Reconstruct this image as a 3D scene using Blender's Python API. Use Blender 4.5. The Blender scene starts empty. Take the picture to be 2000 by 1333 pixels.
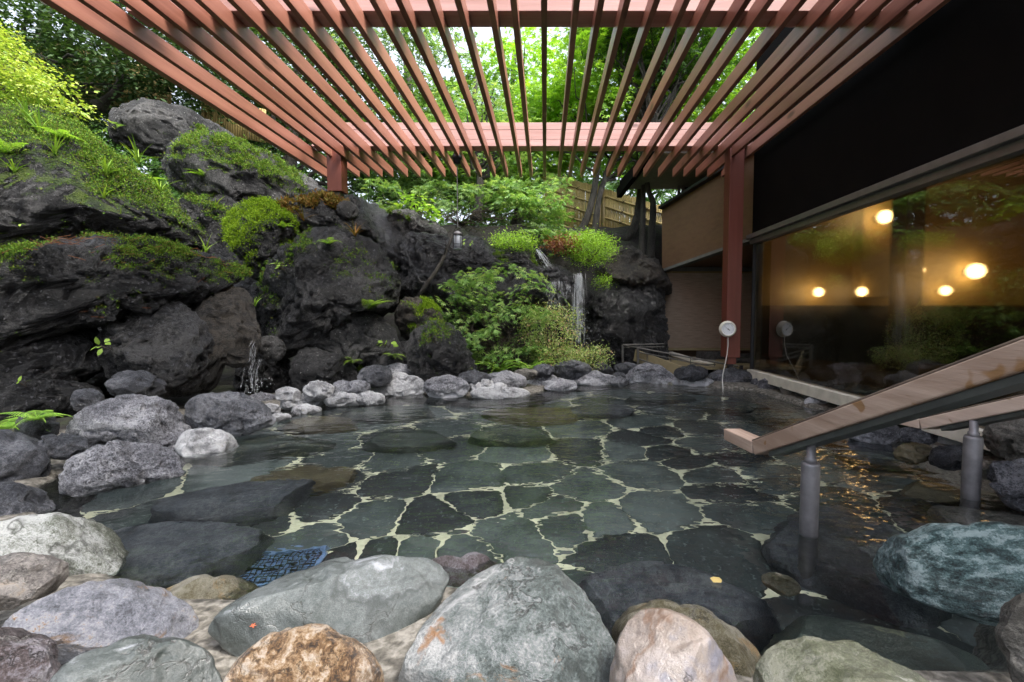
import bpy, bmesh, math, random
import numpy as np
from mathutils import Vector, Matrix, noise
R = math.radians
random.seed(7); rng = np.random.default_rng(7)
S = bpy.context.scene
COL = S.collection
# ------------------------------------------------------------------ camera
FPX, CX, HY = 889.0, 1065.0, 618.0          # focal length, vanishing point, horizon in photo pixels (2000 wide)
CAM = Vector((0, 0, 1.0))
PITCH = math.atan((666.5 - HY) / FPX)
cd = bpy.data.cameras.new('camera'); cam = bpy.data.objects.new('camera', cd); COL.objects.link(cam)
cd.sensor_width = 36; cd.lens = FPX / 2000 * 36; cd.shift_x = -(CX - 1000) / 2000
cd.clip_start = 0.02; cd.clip_end = 2000
cam.location = CAM; cam.rotation_euler = (math.pi / 2 - PITCH, 0, 0)
S.camera = cam
# ------------------------------------------------------------------ sky, sun, exposure
SUN_EL, SUN_AZ = R(57), R(128)               # sun behind the camera, over the right shoulder; azimuth clockwise from +Y
W = bpy.data.worlds.new('World'); S.world = W; W.use_nodes = True
wn = W.node_tree.nodes; wl = W.node_tree.links; wn.clear()
sky = wn.new('ShaderNodeTexSky'); sky.sky_type = 'NISHITA'; sky.sun_disc = False
sky.sun_elevation = SUN_EL; sky.sun_rotation = SUN_AZ; sky.dust_density = 3.0; sky.air_density = 1.0
hs = wn.new('ShaderNodeHueSaturation'); hs.inputs['Saturation'].default_value = 0.42
bg = wn.new('ShaderNodeBackground'); bg.inputs['Strength'].default_value = 0.15
wo = wn.new('ShaderNodeOutputWorld')
tcw = wn.new('ShaderNodeTexCoord'); sxyz = wn.new('ShaderNodeSeparateXYZ'); mr = wn.new('ShaderNodeMapRange'); vm = wn.new('ShaderNodeVectorMath'); vm.operation = 'SCALE'
wl.new(tcw.outputs['Generated'], sxyz.inputs[0]); wl.new(sxyz.outputs[2], mr.inputs['Value'])          # overcast: the zenith brighter than the horizon
mr.inputs['From Min'].default_value = 0.0; mr.inputs['From Max'].default_value = 0.9; mr.inputs['To Min'].default_value = .45; mr.inputs['To Max'].default_value = 2.3
wl.new(sky.outputs[0], hs.inputs['Color']); wl.new(hs.outputs[0], vm.inputs[0]); wl.new(mr.outputs[0], vm.inputs['Scale']); wl.new(vm.outputs[0], bg.inputs[0]); wl.new(bg.outputs[0], wo.inputs[0])
sd = bpy.data.lights.new('sun', 'SUN'); sd.energy = 1.7; sd.angle = R(22); sd.color = (1, .96, .9)
sun = bpy.data.objects.new('sun', sd); COL.objects.link(sun)
sdir = Vector((math.sin(SUN_AZ) * math.cos(SUN_EL), math.cos(SUN_AZ) * math.cos(SUN_EL), math.sin(SUN_EL)))
sun.rotation_euler = sdir.to_track_quat('Z', 'Y').to_euler(); sun.location = (0, 0, 12)
S.view_settings.view_transform = 'Standard'; S.view_settings.look = 'None'
S.view_settings.exposure = 1.55; S.view_settings.gamma = 1
S.render.engine = 'CYCLES'
S.cycles.use_denoising = True
S.cycles.use_adaptive_sampling = True; S.cycles.adaptive_threshold = 0.015
S.cycles.max_bounces = 8; S.cycles.diffuse_bounces = 4; S.cycles.glossy_bounces = 4; S.cycles.transmission_bounces = 8
S.cycles.transparent_max_bounces = 12
S.cycles.sample_clamp_indirect = 6.0
# ------------------------------------------------------------------ geometry of the view: pixels of the photo -> places in the garden
_f = Vector((0, math.cos(PITCH), -math.sin(PITCH))); _u = Vector((0, math.sin(PITCH), math.cos(PITCH)))
def ray(px, py):
    return Vector(((px - CX) / FPX, 0, 0)) + _u * ((666.5 - py) / FPX) + _f
def P(px, py, Y):
    d = ray(px, py); return CAM + d * (Y / d.y)
def G(px, py, z=0.0):
    d = ray(px, py); return CAM + d * ((z - CAM.z) / d.z)
def UW(px, py, z):
    """the point at depth z under the water that is seen at this pixel through the surface"""
    d = ray(px, py).normalized(); a = G(px, py, 0)
    h = Vector((d.x, d.y, 0)); s = h.length / 1.33
    return a + h.normalized() * (-z * s / math.sqrt(1 - s * s)) + Vector((0, 0, z))
# ------------------------------------------------------------------ scene bookkeeping
def tag(o, label=None, cat=None, group=None, kind=None):
    if label: o['label'] = label
    if cat: o['category'] = cat
    if group: o['group'] = group
    if kind: o['kind'] = kind
    return o
def thing(name, label, cat, loc=(0, 0, 0), group=None, rotz=0):
    o = bpy.data.objects.new(name, None); COL.objects.link(o); o.location = loc; o.rotation_euler = (0, 0, rotz)
    o.empty_display_size = .1
    return tag(o, label, cat, group)
def link(name, me, mats, parent=None, loc=None):
    o = bpy.data.objects.new(name, me); COL.objects.link(o)
    for m in (mats if isinstance(mats, (list, tuple)) else [mats]): me.materials.append(m)
    if parent: o.parent = parent
    if loc is not None: o.location = loc
    return o
def npmesh(name, V, F, smooth=False, mi=None):
    """V (n,3); F list of arrays (k faces, m corners)"""
    V = np.asarray(V, np.float32); me = bpy.data.meshes.new(name)
    F = [np.asarray(f, np.int32) for f in (F if isinstance(F, list) else [F]) if len(f)]
    me.vertices.add(len(V)); me.vertices.foreach_set('co', V.ravel())
    nl = sum(f.size for f in F); nf = sum(len(f) for f in F)
    me.loops.add(nl); me.polygons.add(nf)
    me.loops.foreach_set('vertex_index', np.concatenate([f.ravel() for f in F]))
    tot = np.concatenate([np.full(len(f), f.shape[1], np.int32) for f in F])
    st = np.concatenate([[0], np.cumsum(tot)[:-1]]).astype(np.int32)
    me.polygons.foreach_set('loop_start', st)
    try: me.polygons.foreach_set('loop_total', tot)
    except Exception: pass
    me.polygons.foreach_set('use_smooth', np.full(nf, smooth, bool))
    if mi is not None: me.polygons.foreach_set('material_index', np.asarray(mi, np.int32))
    me.update(calc_edges=True); me.validate()
    return me
def bmobj(name, bm, mat, parent=None, loc=None, bevel=0, smooth=False):
    me = bpy.data.meshes.new(name); bmesh.ops.recalc_face_normals(bm, faces=bm.faces); bm.to_mesh(me); bm.free()
    if smooth:
        for p in me.polygons: p.use_smooth = True
    o = link(name, me, mat, parent, loc)
    if bevel:
        m = o.modifiers.new('bevel', 'BEVEL'); m.width = bevel; m.segments = 2; m.limit_method = 'ANGLE'
    return o
def box(bm, a, b):
    (x0, y0, z0), (x1, y1, z1) = a, b
    v = [bm.verts.new(p) for p in ((x0,y0,z0),(x1,y0,z0),(x1,y1,z0),(x0,y1,z0),(x0,y0,z1),(x1,y0,z1),(x1,y1,z1),(x0,y1,z1))]
    for f in ((0,3,2,1),(4,5,6,7),(0,1,5,4),(1,2,6,5),(2,3,7,6),(3,0,4,7)): bm.faces.new([v[i] for i in f])
def beam(bm, p0, p1, w, h, up=(0, 0, 1)):
    """square bar from p0 to p1, w across, h along up"""
    p0, p1 = Vector(p0), Vector(p1); d = (p1 - p0).normalized(); s = d.cross(Vector(up)).normalized(); t = s.cross(d)
    vs = []
    for p in (p0, p1):
        for a, b in ((-1,-1),(1,-1),(1,1),(-1,1)): vs.append(bm.verts.new(p + s * (a * w / 2) + t * (b * h / 2)))
    for f in ((0,1,2,3),(7,6,5,4),(0,4,5,1),(1,5,6,2),(2,6,7,3),(3,7,4,0)): bm.faces.new([vs[i] for i in f])
def prism(bm, pts, off):
    """polygon pts (3D) extruded by the vector off"""
    a = [bm.verts.new(p) for p in pts]; b = [bm.verts.new(Vector(p) + Vector(off)) for p in pts]
    bm.faces.new(a); bm.faces.new(b[::-1]); n = len(a)
    for i in range(n): bm.faces.new((a[i], b[i], b[(i+1) % n], a[(i+1) % n]))
def tube(bm, pts, rad, n=8, cap=True):
    pts = [Vector(p) for p in pts]; rad = rad if isinstance(rad, (list, tuple)) else [rad] * len(pts)
    rings = []; ref = None
    for i, p in enumerate(pts):
        t = (pts[min(i+1, len(pts)-1)] - pts[max(i-1, 0)]).normalized()
        if ref is None: ref = Vector((1, 0, 0)) if abs(t.x) < .8 else Vector((0, 1, 0))
        s = (ref - t * ref.dot(t)).normalized(); ref = s; q = t.cross(s)
        rings.append([bm.verts.new(p + (s * math.cos(2*math.pi*k/n) + q * math.sin(2*math.pi*k/n)) * rad[i]) for k in range(n)])
    for a, b in zip(rings, rings[1:]):
        for k in range(n): bm.faces.new((a[k], a[(k+1) % n], b[(k+1) % n], b[k]))
    if cap: bm.faces.new(rings[0][::-1]); bm.faces.new(rings[-1])
def lathe(bm, prof, n=24, axis='Z', org=(0, 0, 0)):
    """prof: (radius, height) pairs turned about an axis"""
    org = Vector(org); rings = []
    for r, h in prof:
        ring = []
        for k in range(n):
            c, s = r * math.cos(2*math.pi*k/n), r * math.sin(2*math.pi*k/n)
            ring.append(bm.verts.new(org + (Vector((c, s, h)) if axis == 'Z' else Vector((c, -h, s)))))
        rings.append(ring)
    for a, b in zip(rings, rings[1:]):
        for k in range(n): bm.faces.new((a[k], a[(k+1) % n], b[(k+1) % n], b[k]))
    bm.faces.new(rings[0][::-1]); bm.faces.new(rings[-1])
# ------------------------------------------------------------------ materials
class NT:
    def __init__(s, name):
        s.m = bpy.data.materials.new(name); s.m.use_nodes = True; s.t = s.m.node_tree; s.t.nodes.clear()
        s.out = s.t.nodes.new('ShaderNodeOutputMaterial')
    def n(s, typ, props=None, **inp):
        nd = s.t.nodes.new('ShaderNode' + typ)
        for k, v in (props or {}).items(): setattr(nd, k, v)
        for k, v in inp.items(): s.set(nd, k, v)
        return nd
    def set(s, nd, k, v):
        key = int(k[1:]) if k[0] == 'i' and k[1:].isdigit() else k.replace('_', ' ')
        i = nd.inputs[key]
        if isinstance(v, bpy.types.Node): v = v.outputs[0]
        if isinstance(v, bpy.types.NodeSocket): s.t.links.new(v, i)
        else:
            if isinstance(v, (tuple, list)) and len(v) == 3 and i.type == 'RGBA': v = (*v, 1)
            i.default_value = v
    def ramp(s, fac, stops, interp='LINEAR'):
        nd = s.t.nodes.new('ShaderNodeValToRGB'); s.set(nd, 'Fac', fac); cr = nd.color_ramp; cr.interpolation = interp
        while len(cr.elements) > 1: cr.elements.remove(cr.elements[-1])
        for i, (p, c) in enumerate(stops):
            e = cr.elements[0] if i == 0 else cr.elements.new(p)
            e.position = p; c = (c, c, c) if isinstance(c, (int, float)) else c; e.color = (*c, 1)
        return nd
    def mix(s, fac, a, b, mode='MIX'):
        nd = s.t.nodes.new('ShaderNodeMix'); nd.data_type = 'RGBA'; nd.blend_type = mode
        s.set(nd, 'i0', fac); s.set(nd, 'i6', a); s.set(nd, 'i7', b)
        return nd.outputs[2]
    def math(s, op, a, b=0.0, clamp=False):
        nd = s.n('Math', {'operation': op, 'use_clamp': clamp}); s.set(nd, 'i0', a); s.set(nd, 'i1', b); return nd.outputs[0]
    def done(s, sh):
        s.t.links.new(sh.outputs[0], s.out.inputs[0]); return s.m
    def coords(s, stretch=(1, 1, 1), rot=(0, 0, 0), rand=True):
        tc = s.n('TexCoord'); v = tc.outputs['Object']
        if rand:
            oi = s.n('ObjectInfo'); k = s.math('MULTIPLY', oi.outputs['Random'], 60.0)
            add = s.n('VectorMath', {'operation': 'ADD'}); s.set(add, 'i0', v)
            cx = s.n('CombineXYZ'); s.set(cx, 'i0', k); s.set(cx, 'i1', k); s.set(cx, 'i2', k); s.set(add, 'i1', cx.outputs[0]); v = add.outputs[0]
        mp = s.n('Mapping', Vector=v, Scale=stretch, Rotation=rot)
        return mp.outputs[0]
def plain(name, col, rough=.6, metal=0.0, var=.15, scale=8, bump=0.0, spec=.5):
    t = NT(name); v = t.coords()
    nz = t.n('TexNoise', Vector=v, Scale=scale, Detail=5.0, Roughness=.6)
    c = t.ramp(nz.outputs[0], [(.3, tuple(x * (1 - var) for x in col)), (.7, tuple(min(1, x * (1 + var)) for x in col))])
    b = t.n('BsdfPrincipled', Base_Color=c, Roughness=rough, Metallic=metal, Specular_IOR_Level=spec)
    if bump:
        t.set(b, 'Normal', t.n('Bump', Height=nz.outputs[0], Strength=bump, Distance=.01))
    return t.done(b)
def rock_mat(name, stops, scale=2.2, stretch=(1, 1, 1), rot=(0, 0, 0), spots=None, veins=None, bump=.6, fine=28, rough=(.35, .75),
             pores=0.0, deposit=None, speck=None, warp=.6, gain=1.5, dist=.05, cracks=0.0, wet=0.0, grain=.4):
    """mineral colours from warped noise; moss from the mesh's own moss attribute; pale deposit from its deposit attribute"""
    t = NT(name); v = t.coords(stretch, rot); v0 = t.coords()
    w = t.n('TexNoise', Vector=v, Scale=scale * 1.3, Detail=4.0)
    va = t.n('VectorMath', {'operation': 'MULTIPLY_ADD'}); t.set(va, 'i0', w.outputs['Color']); t.set(va, 'i1', (warp,) * 3); t.set(va, 'i2', v)
    n1 = t.n('TexNoise', Vector=va.outputs[0], Scale=scale, Detail=9.0, Roughness=.62)
    n2 = t.n('TexNoise', Vector=v0, Scale=fine, Detail=6.0, Roughness=.7)
    n9 = t.n('TexNoise', Vector=v0, Scale=fine * 4, Detail=5.0, Roughness=.75)
    f = t.math('ADD', n1.outputs[0], t.math('ADD', t.math('MULTIPLY', t.math('SUBTRACT', n2.outputs[0], .5), min(.5, grain * 1.25)), t.math('MULTIPLY', t.math('SUBTRACT', n9.outputs[0], .5), grain)))
    f = t.math('ADD', t.math('MULTIPLY', t.math('SUBTRACT', f, .5), gain), .5)
    c = t.ramp(f, stops).outputs[0]
    h = t.math('ADD', t.math('MULTIPLY', n1.outputs[0], .6), t.math('ADD', t.math('MULTIPLY', n2.outputs[0], .7), t.math('MULTIPLY', n9.outputs[0], .35)))
    if spots:
        for col, sc, lo, hi in spots:
            ns = t.n('TexNoise', Vector=va.outputs[0], Scale=sc, Detail=6.0, Roughness=.65)
            k = t.ramp(ns.outputs[0], [(lo, 0), (hi, 1)]); c = t.mix(k.outputs[0], c, col)
    if veins:
        col, sc, wd = veins
        nv = t.n('TexNoise', Vector=va.outputs[0], Scale=sc, Detail=5.0)
        k = t.ramp(t.math('ABSOLUTE', t.math('SUBTRACT', nv.outputs[0], .5)), [(0, 1), (wd, 0)])
        c = t.mix(t.math('MULTIPLY', k.outputs[0], .75), c, col)
    if pores:
        vo = t.n('TexVoronoi', Vector=t.n('VectorMath', {'operation': 'MULTIPLY_ADD'}, i0=n2.outputs['Color'], i1=(.05, .05, .05), i2=v0).outputs[0], Scale=pores, Randomness=1.0)
        np_ = t.n('TexNoise', Vector=v0, Scale=3.0, Detail=3.0)
        pk = t.ramp(t.math('ADD', vo.outputs['Distance'], t.math('MULTIPLY', np_.outputs[0], .5)), [(.36, 0), (.62, 1)])
        c = t.mix(t.math('MULTIPLY', t.math('SUBTRACT', 1.0, pk.outputs[0]), .7), c, (.008, .008, .009)); h = t.math('ADD', h, t.math('MULTIPLY', pk.outputs[0], .6))
    if cracks:
        ncr = t.n('TexNoise', Vector=va.outputs[0], Scale=cracks, Detail=7.0, Roughness=.6)
        kc = t.ramp(t.math('ABSOLUTE', t.math('SUBTRACT', ncr.outputs[0], .47)), [(0, 1), (.009, 0)])
        nm2 = t.n('TexNoise', Vector=v0, Scale=2.2, Detail=2.0); km = t.math('MULTIPLY', kc.outputs[0], t.ramp(nm2.outputs[0], [(.48, 0), (.56, 1)]).outputs[0])
        c = t.mix(t.math('MULTIPLY', km, .85), c, (.02, .018, .016)); h = t.math('SUBTRACT', h, t.math('MULTIPLY', km, .6))
    if speck:
        col, sc, lo = speck
        n3 = t.n('TexNoise', Vector=v0, Scale=sc, Detail=3.0); k = t.ramp(n3.outputs[0], [(lo, 0), (lo + .06, 1)]); c = t.mix(t.math('MULTIPLY', k.outputs[0], .8), c, col)
    if deposit:
        at = t.n('Attribute', {'attribute_name': 'deposit'})
        n4 = t.n('TexNoise', Vector=v0, Scale=45.0, Detail=5.0, Roughness=.75); n5 = t.n('TexNoise', Vector=v0, Scale=5.0, Detail=5.0)
        k = t.math('ADD', at.outputs['Fac'], t.math('ADD', t.math('MULTIPLY', t.math('SUBTRACT', n4.outputs[0], .5), 1.5), t.math('SUBTRACT', n5.outputs[0], .5)))
        k = t.ramp(k, [(.35, 0), (.75, 1)]); c = t.mix(k.outputs[0], c, deposit)
    ma = t.n('Attribute', {'attribute_name': 'moss'})
    nm = t.n('TexNoise', Vector=v0, Scale=60.0, Detail=4.0); nb = t.n('TexNoise', Vector=v0, Scale=4.0, Detail=4.0)
    k = t.ramp(t.math('ADD', ma.outputs['Fac'], t.math('SUBTRACT', nm.outputs[0], .5)), [(.3, 0), (.55, 1)])
    mc = t.ramp(nb.outputs[0], [(.3, (.010, .020, .004)), (.45, (.035, .065, .008)), (.58, (.085, .13, .012)), (.75, (.07, .045, .014))])
    c = t.mix(k.outputs[0], c, mc.outputs[0])
    rg = t.n('MapRange', Value=n2.outputs[0], i3=rough[0], i4=rough[1]); rr = t.mix(k.outputs[0], rg.outputs[0], (.9, .9, .9))
    h2 = t.math('ADD', h, t.math('MULTIPLY', t.math('MULTIPLY', nm.outputs[0], k.outputs[0]), 1.2))
    bp = t.n('Bump', Height=h2, Strength=bump, Distance=dist)
    b = t.n('BsdfPrincipled', Base_Color=c, Roughness=rr, Normal=bp.outputs[0], Coat_Roughness=.16)
    if wet:                                                   # a film of water, broken up by drier patches
        nw = t.n('TexNoise', Vector=v0, Scale=2.6, Detail=4.0); kw = t.ramp(nw.outputs[0], [(.4, 0), (.6, wet)])
        t.set(b, 'Coat_Weight', t.math('MULTIPLY', kw.outputs[0], t.math('SUBTRACT', 1.0, k.outputs[0]))); t.set(b, 'Coat_Normal', bp.outputs[0])
    return t.done(b)
def wood_mat(name, dark, light, axis=1, grain=30, rough=.55, knots=True, bump=.25, stain=None):
    t = NT(name); st = [14, 14, 14]; st[axis] = .8
    v = t.coords(tuple(st)); v1 = t.coords()
    n1 = t.n('TexNoise', Vector=v, Scale=1.2, Detail=7.0, Roughness=.65)
    n2 = t.n('TexNoise', Vector=v1, Scale=1.5, Detail=3.0)
    oi = t.n('ObjectInfo')
    f = t.math('ADD', t.math('MULTIPLY', n1.outputs[0], .6), t.math('ADD', t.math('MULTIPLY', n2.outputs[0], .25), t.math('MULTIPLY', oi.outputs['Random'], .30)))
    c = t.ramp(f, [(.36, dark), (.76, light)]).outputs[0]
    if knots:
        sk = [7, 7, 7]; sk[axis] = 2.6
        vk = t.coords(tuple(sk)); vo = t.n('TexVoronoi', Vector=vk, Scale=.55)
        k = t.ramp(vo.outputs['Distance'], [(.07, 1), (.16, 0)]); c = t.mix(t.math('MULTIPLY', k.outputs[0], .8), c, tuple(x * .35 for x in dark))
    if stain:
        n3 = t.n('TexNoise', Vector=v1, Scale=7.0, Detail=2.0); k = t.ramp(n3.outputs[0], [(.66, 0), (.685, 1)]); c = t.mix(t.math('MULTIPLY', k.outputs[0], .8), c, stain)
    bp = t.n('Bump', Height=n1.outputs[0], Strength=bump, Distance=.006)
    return t.done(t.n('BsdfPrincipled', Base_Color=c, Roughness=rough, Normal=bp.outputs[0]))
def leaf_mat(name, cols, trans=.45, rough=.45):
    t = NT(name); g = t.n('NewGeometry'); oi = t.n('ObjectInfo')
    f = g.outputs['Random Per Island']
    c = t.ramp(f, [(i / max(1, len(cols) - 1), k) for i, k in enumerate(cols)]).outputs[0]
    d = t.n('BsdfPrincipled', Base_Color=c, Roughness=rough, Specular_IOR_Level=.35)
    tr = t.n('BsdfTranslucent', Color=t.mix(1.0, c, (1.25, 1.25, .55), 'MULTIPLY'))
    m = t.n('MixShader', Fac=trans); t.t.links.new(d.outputs[0], m.inputs[1]); t.t.links.new(tr.outputs[0], m.inputs[2])
    return t.done(m)
M = {}
M['lava'] = rock_mat('lava', [(.3, (.005, .005, .006)), (.48, (.014, .0137, .0148)), (.6, (.036, .0355, .037)), (.76, (.095, .092, .092))], scale=1.6, bump=1.0, fine=30, rough=(.2, .5), pores=55, dist=.11, wet=0.8, gain=2.0, speck=((.13, .13, .145), 34, .62))
M['lava_brown'] = rock_mat('lava_brown', [(.3, (0.008, 0.007, 0.006)), (.5, (0.028, 0.023, 0.018)), (.68, (0.080, 0.066, 0.050))], scale=1.6, bump=1.0, fine=22, rough=(.4, .75), pores=50, dist=.11, wet=0.5, gain=1.9)
M['lava_grey'] = rock_mat('lava_grey', [(.3, (.012, .012, .013)), (.5, (.045, .044, .044)), (.7, (.13, .125, .12))], scale=1.8, bump=.9, fine=24, rough=(.4, .75), pores=60, speck=((.5, .5, .48), 40, .66), dist=.11, wet=0.4)
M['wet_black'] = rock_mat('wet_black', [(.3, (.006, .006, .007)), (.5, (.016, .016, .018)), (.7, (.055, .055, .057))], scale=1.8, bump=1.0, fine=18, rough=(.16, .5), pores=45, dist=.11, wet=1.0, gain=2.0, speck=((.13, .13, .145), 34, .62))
M['edge_dark'] = rock_mat('edge_dark', [(.28, (.022, .023, .029)), (.48, (.06, .063, .074)), (.62, (.125, .128, .145)), (.76, (.22, .222, .24))], scale=3, bump=.9, fine=40, rough=(.28, .55), pores=80, deposit=(.36, .365, .4), wet=.7, grain=.5)
M['edge_grey'] = rock_mat('edge_grey', [(.26, (.05, .05, .058)), (.45, (.16, .16, .18)), (.6, (.3, .3, .325)), (.75, (.42, .42, .44))], scale=3, bump=.9, fine=36, rough=(.35, .65), pores=60, deposit=(.6, .6, .63), wet=.4, grain=.6)
M['edge_white'] = rock_mat('edge_white', [(.25, (0.124, 0.124, 0.130)), (.45, (0.279, 0.279, 0.285)), (.65, (0.409, 0.409, 0.415))], scale=4, bump=.6, fine=40, rough=(.45, .75), deposit=(0.446, 0.446, 0.459), spots=[((0.062, 0.062, 0.071), 5, .58, .66), ((0.260, 0.223, 0.149), 7, .64, .72)])
M['edge_brown'] = rock_mat('edge_brown', [(.28, (0.039, 0.036, 0.030)), (.5, (0.110, 0.102, 0.088)), (.7, (0.198, 0.182, 0.160))], scale=4, stretch=(1, 1, 3), bump=.7, fine=40, rough=(.4, .7), deposit=(0.330, 0.330, 0.330))
M['slate'] = rock_mat('slate', [(.28, (0.032, 0.040, 0.037)), (.48, (0.063, 0.072, 0.070)), (.66, (0.108, 0.119, 0.119)), (.8, (0.194, 0.202, 0.216))], scale=2.2, bump=.35, fine=70, rough=(.3, .6), veins=((0.025, 0.030, 0.028), 1.1, .012), spots=[((0.250, 0.260, 0.280), 6, .62, .70)], cracks=2.6, wet=1.0, grain=.34)
M['cone'] = rock_mat('cone', [(.27, (0.031, 0.037, 0.034)), (.42, (0.082, 0.099, 0.095)), (.56, (0.170, 0.180, 0.180)), (.72, (0.313, 0.313, 0.306))], scale=2.6, bump=.6, fine=34, rough=(.3, .6), spots=[((0.20, 0.10, 0.042), 9, .61, .70), ((0.066, 0.083, 0.061), 4, .60, .70)], veins=((0.330, 0.330, 0.330), 2.0, .01), cracks=2.6, wet=1.0, grain=.28, gain=1.7)
M['orange'] = rock_mat('orange', [(.28, (0.024, 0.015, 0.009)), (.42, (0.116, 0.063, 0.027)), (.54, (0.236, 0.158, 0.089)), (.68, (0.339, 0.285, 0.231))], scale=6, stretch=(1.6, 1.6, 1), bump=.6, fine=50, rough=(.28, .55), warp=1.0, cracks=2.6, wet=1.0, grain=.2, gain=1.6)
M['beige'] = rock_mat('beige', [(.3, (0.111, 0.085, 0.072)), (.48, (0.212, 0.170, 0.140)), (.68, (0.289, 0.246, 0.221))], scale=4, bump=.4, fine=60, rough=(.32, .6), veins=((.12, .055, .022), 1.6, .02), spots=[((.16, .155, .185), 3, .52, .64)], cracks=2.0, wet=1.0, grain=.22)
M['green'] = rock_mat('green', [(.3, (0.041, 0.045, 0.020)), (.5, (0.090, 0.096, 0.056)), (.7, (0.171, 0.171, 0.126))], scale=5, stretch=(1, 1.6, 1.6), bump=.5, fine=60, rough=(.3, .6), spots=[((0.250, 0.250, 0.210), 9, .64, .72)], cracks=2.6, wet=1.0)
M['teal'] = rock_mat('teal', [(.25, (.015, .025, .026)), (.4, (.05, .09, .092)), (.54, (.12, .19, .19)), (.68, (.3, .38, .385))], scale=2.6, stretch=(.5, 8, 10), rot=(0, R(16), R(-10)), bump=.8, fine=40, rough=(.25, .5), spots=[((0.092, 0.055, 0.025), 3, .66, .74)], warp=.3, cracks=2.6, wet=0.8, grain=.25, gain=1.9)
M['rust_blue'] = rock_mat('rust_blue', [(.26, (0.036, 0.036, 0.040)), (.42, (0.097, 0.101, 0.118)), (.58, (0.188, 0.193, 0.223)), (.7, (0.276, 0.276, 0.293)), (.8, (0.190, 0.104, 0.036))], scale=3.2, stretch=(1, 1.5, 2.2), rot=(0, R(14), 0), bump=.7, fine=50, rough=(.28, .55), spots=[((0.15, 0.085, 0.036), 6, .60, .72)], cracks=2.6, wet=1.0, grain=.36)
M['green_white'] = rock_mat('green_white', [(.28, (0.032, 0.036, 0.020)), (.43, (0.104, 0.112, 0.088)), (.55, (0.248, 0.260, 0.240)), (.7, (0.400, 0.408, 0.400))], scale=3.0, bump=.7, fine=50, rough=(.35, .6), veins=((0.028, 0.028, 0.022), 1.2, .015), cracks=2.6, wet=0.4)
M['grey_brown'] = rock_mat('grey_brown', [(.3, (0.050, 0.045, 0.043)), (.5, (0.120, 0.107, 0.100)), (.7, (0.200, 0.185, 0.170))], scale=4, stretch=(1, 1.5, 2), bump=.5, fine=50, rough=(.3, .6), spots=[((0.225, 0.165, 0.110), 4, .6, .7)], cracks=2.6, wet=0.5)
M['dark_red'] = rock_mat('dark_red', [(.3, (0.017, 0.012, 0.012)), (.5, (0.055, 0.041, 0.041)), (.7, (0.143, 0.132, 0.149))], scale=4, bump=.6, fine=40, rough=(.22, .5), cracks=2.6, wet=0.8)
M['brown_green'] = rock_mat('brown_green', [(.3, (0.035, 0.028, 0.010)), (.5, (0.080, 0.070, 0.040)), (.7, (0.150, 0.140, 0.110))], scale=4, bump=.6, fine=60, rough=(.25, .55), spots=[((0.170, 0.100, 0.030), 6, .58, .68)], cracks=2.6, wet=0.9)
M['step'] = rock_mat('step', [(.3, (0.014, 0.020, 0.018)), (.5, (0.030, 0.041, 0.035)), (.7, (0.060, 0.072, 0.060))], scale=2.4, bump=.4, fine=50, rough=(.25, .5), veins=((0.160, 0.165, 0.100), 1.4, .010))
M['step_blue'] = rock_mat('step_blue', [(.3, (.022, .026, .034)), (.48, (.048, .054, .066)), (.62, (.085, .092, .105)), (.75, (.13, .135, .14))], scale=3.4, bump=.5, fine=40, rough=(.3, .5), spots=[((.02, .022, .026), 4, .56, .66)])
M['step_brown'] = rock_mat('step_brown', [(.3, (0.039, 0.030, 0.014)), (.5, (0.072, 0.058, 0.028)), (.7, (0.110, 0.094, 0.050))], scale=3, bump=.4, fine=60, rough=(.3, .5))
M['paver'] = rock_mat('paver', [(.3, (.03, .04, .034)), (.5, (.062, .078, .066)), (.7, (.115, .135, .115))], scale=2.4, bump=.5, fine=30, rough=(.4, .7), speck=((.24, .27, .23), 34, .64))
M['mortar'] = plain('mortar', (.3, .28, .24), .85, var=.3, scale=9, bump=.6)
M['red_wood'] = wood_mat('red_wood', (.15, .052, .033), (.33, .145, .098), axis=1, rough=.38)
M['lit_red_beam'] = wood_mat('lit_red_beam', (.30, .15, .12), (.50, .32, .285), axis=0, rough=.4)  # paler than the slats: bright light on the beams put into the wood colour
M['red_post'] = wood_mat('red_post', (.10, .026, .016), (.18, .05, .033), axis=2, rough=.45, knots=False)
M['rail_wood'] = wood_mat('rail_wood', (.30, .205, .15), (.66, .52, .43), axis=1, rough=.65, knots=False, bump=.9, stain=(.24, .12, .035))
M['rail_top'] = wood_mat('rail_top', (.04, .03, .026), (.36, .27, .2), axis=1, rough=.7, knots=False, bump=.6)
M['steel'] = plain('steel', (.19, .182, .19), .5, .55, var=.25, scale=14, bump=.05)
M['channel'] = plain('channel', (.14, .15, .145), .42, .7, var=.2, scale=10)
M['dark_iron'] = plain('dark_iron', (.03, .03, .034), .4, .6)
M['grey_iron'] = plain('grey_iron', (.10, .095, .085), .55, .3, var=.3)
M['black_wall'] = plain('black_wall', (.0035, .003, .0026), .85, spec=.1, var=.3, scale=3)
M['soffit'] = plain('soffit', (.14, .14, .125), .8)
M['frame_grey'] = plain('frame_grey', (.16, .16, .15), .45, .4)
M['sill'] = plain('sill', (.55, .52, .44), .7, var=.15)
M['brown_panel'] = wood_mat('brown_panel', (.085, .045, .022), (.16, .088, .044), axis=1, rough=.6, knots=False, bump=.1)
M['bamboo'] = plain('bamboo', (.36, .27, .10), .5, var=.35, scale=5)
M['bamboo_dark'] = plain('bamboo_dark', (.22, .155, .055), .5, var=.3, scale=5)
M['tie'] = plain('tie', (.02, .015, .01), .8)
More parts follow.
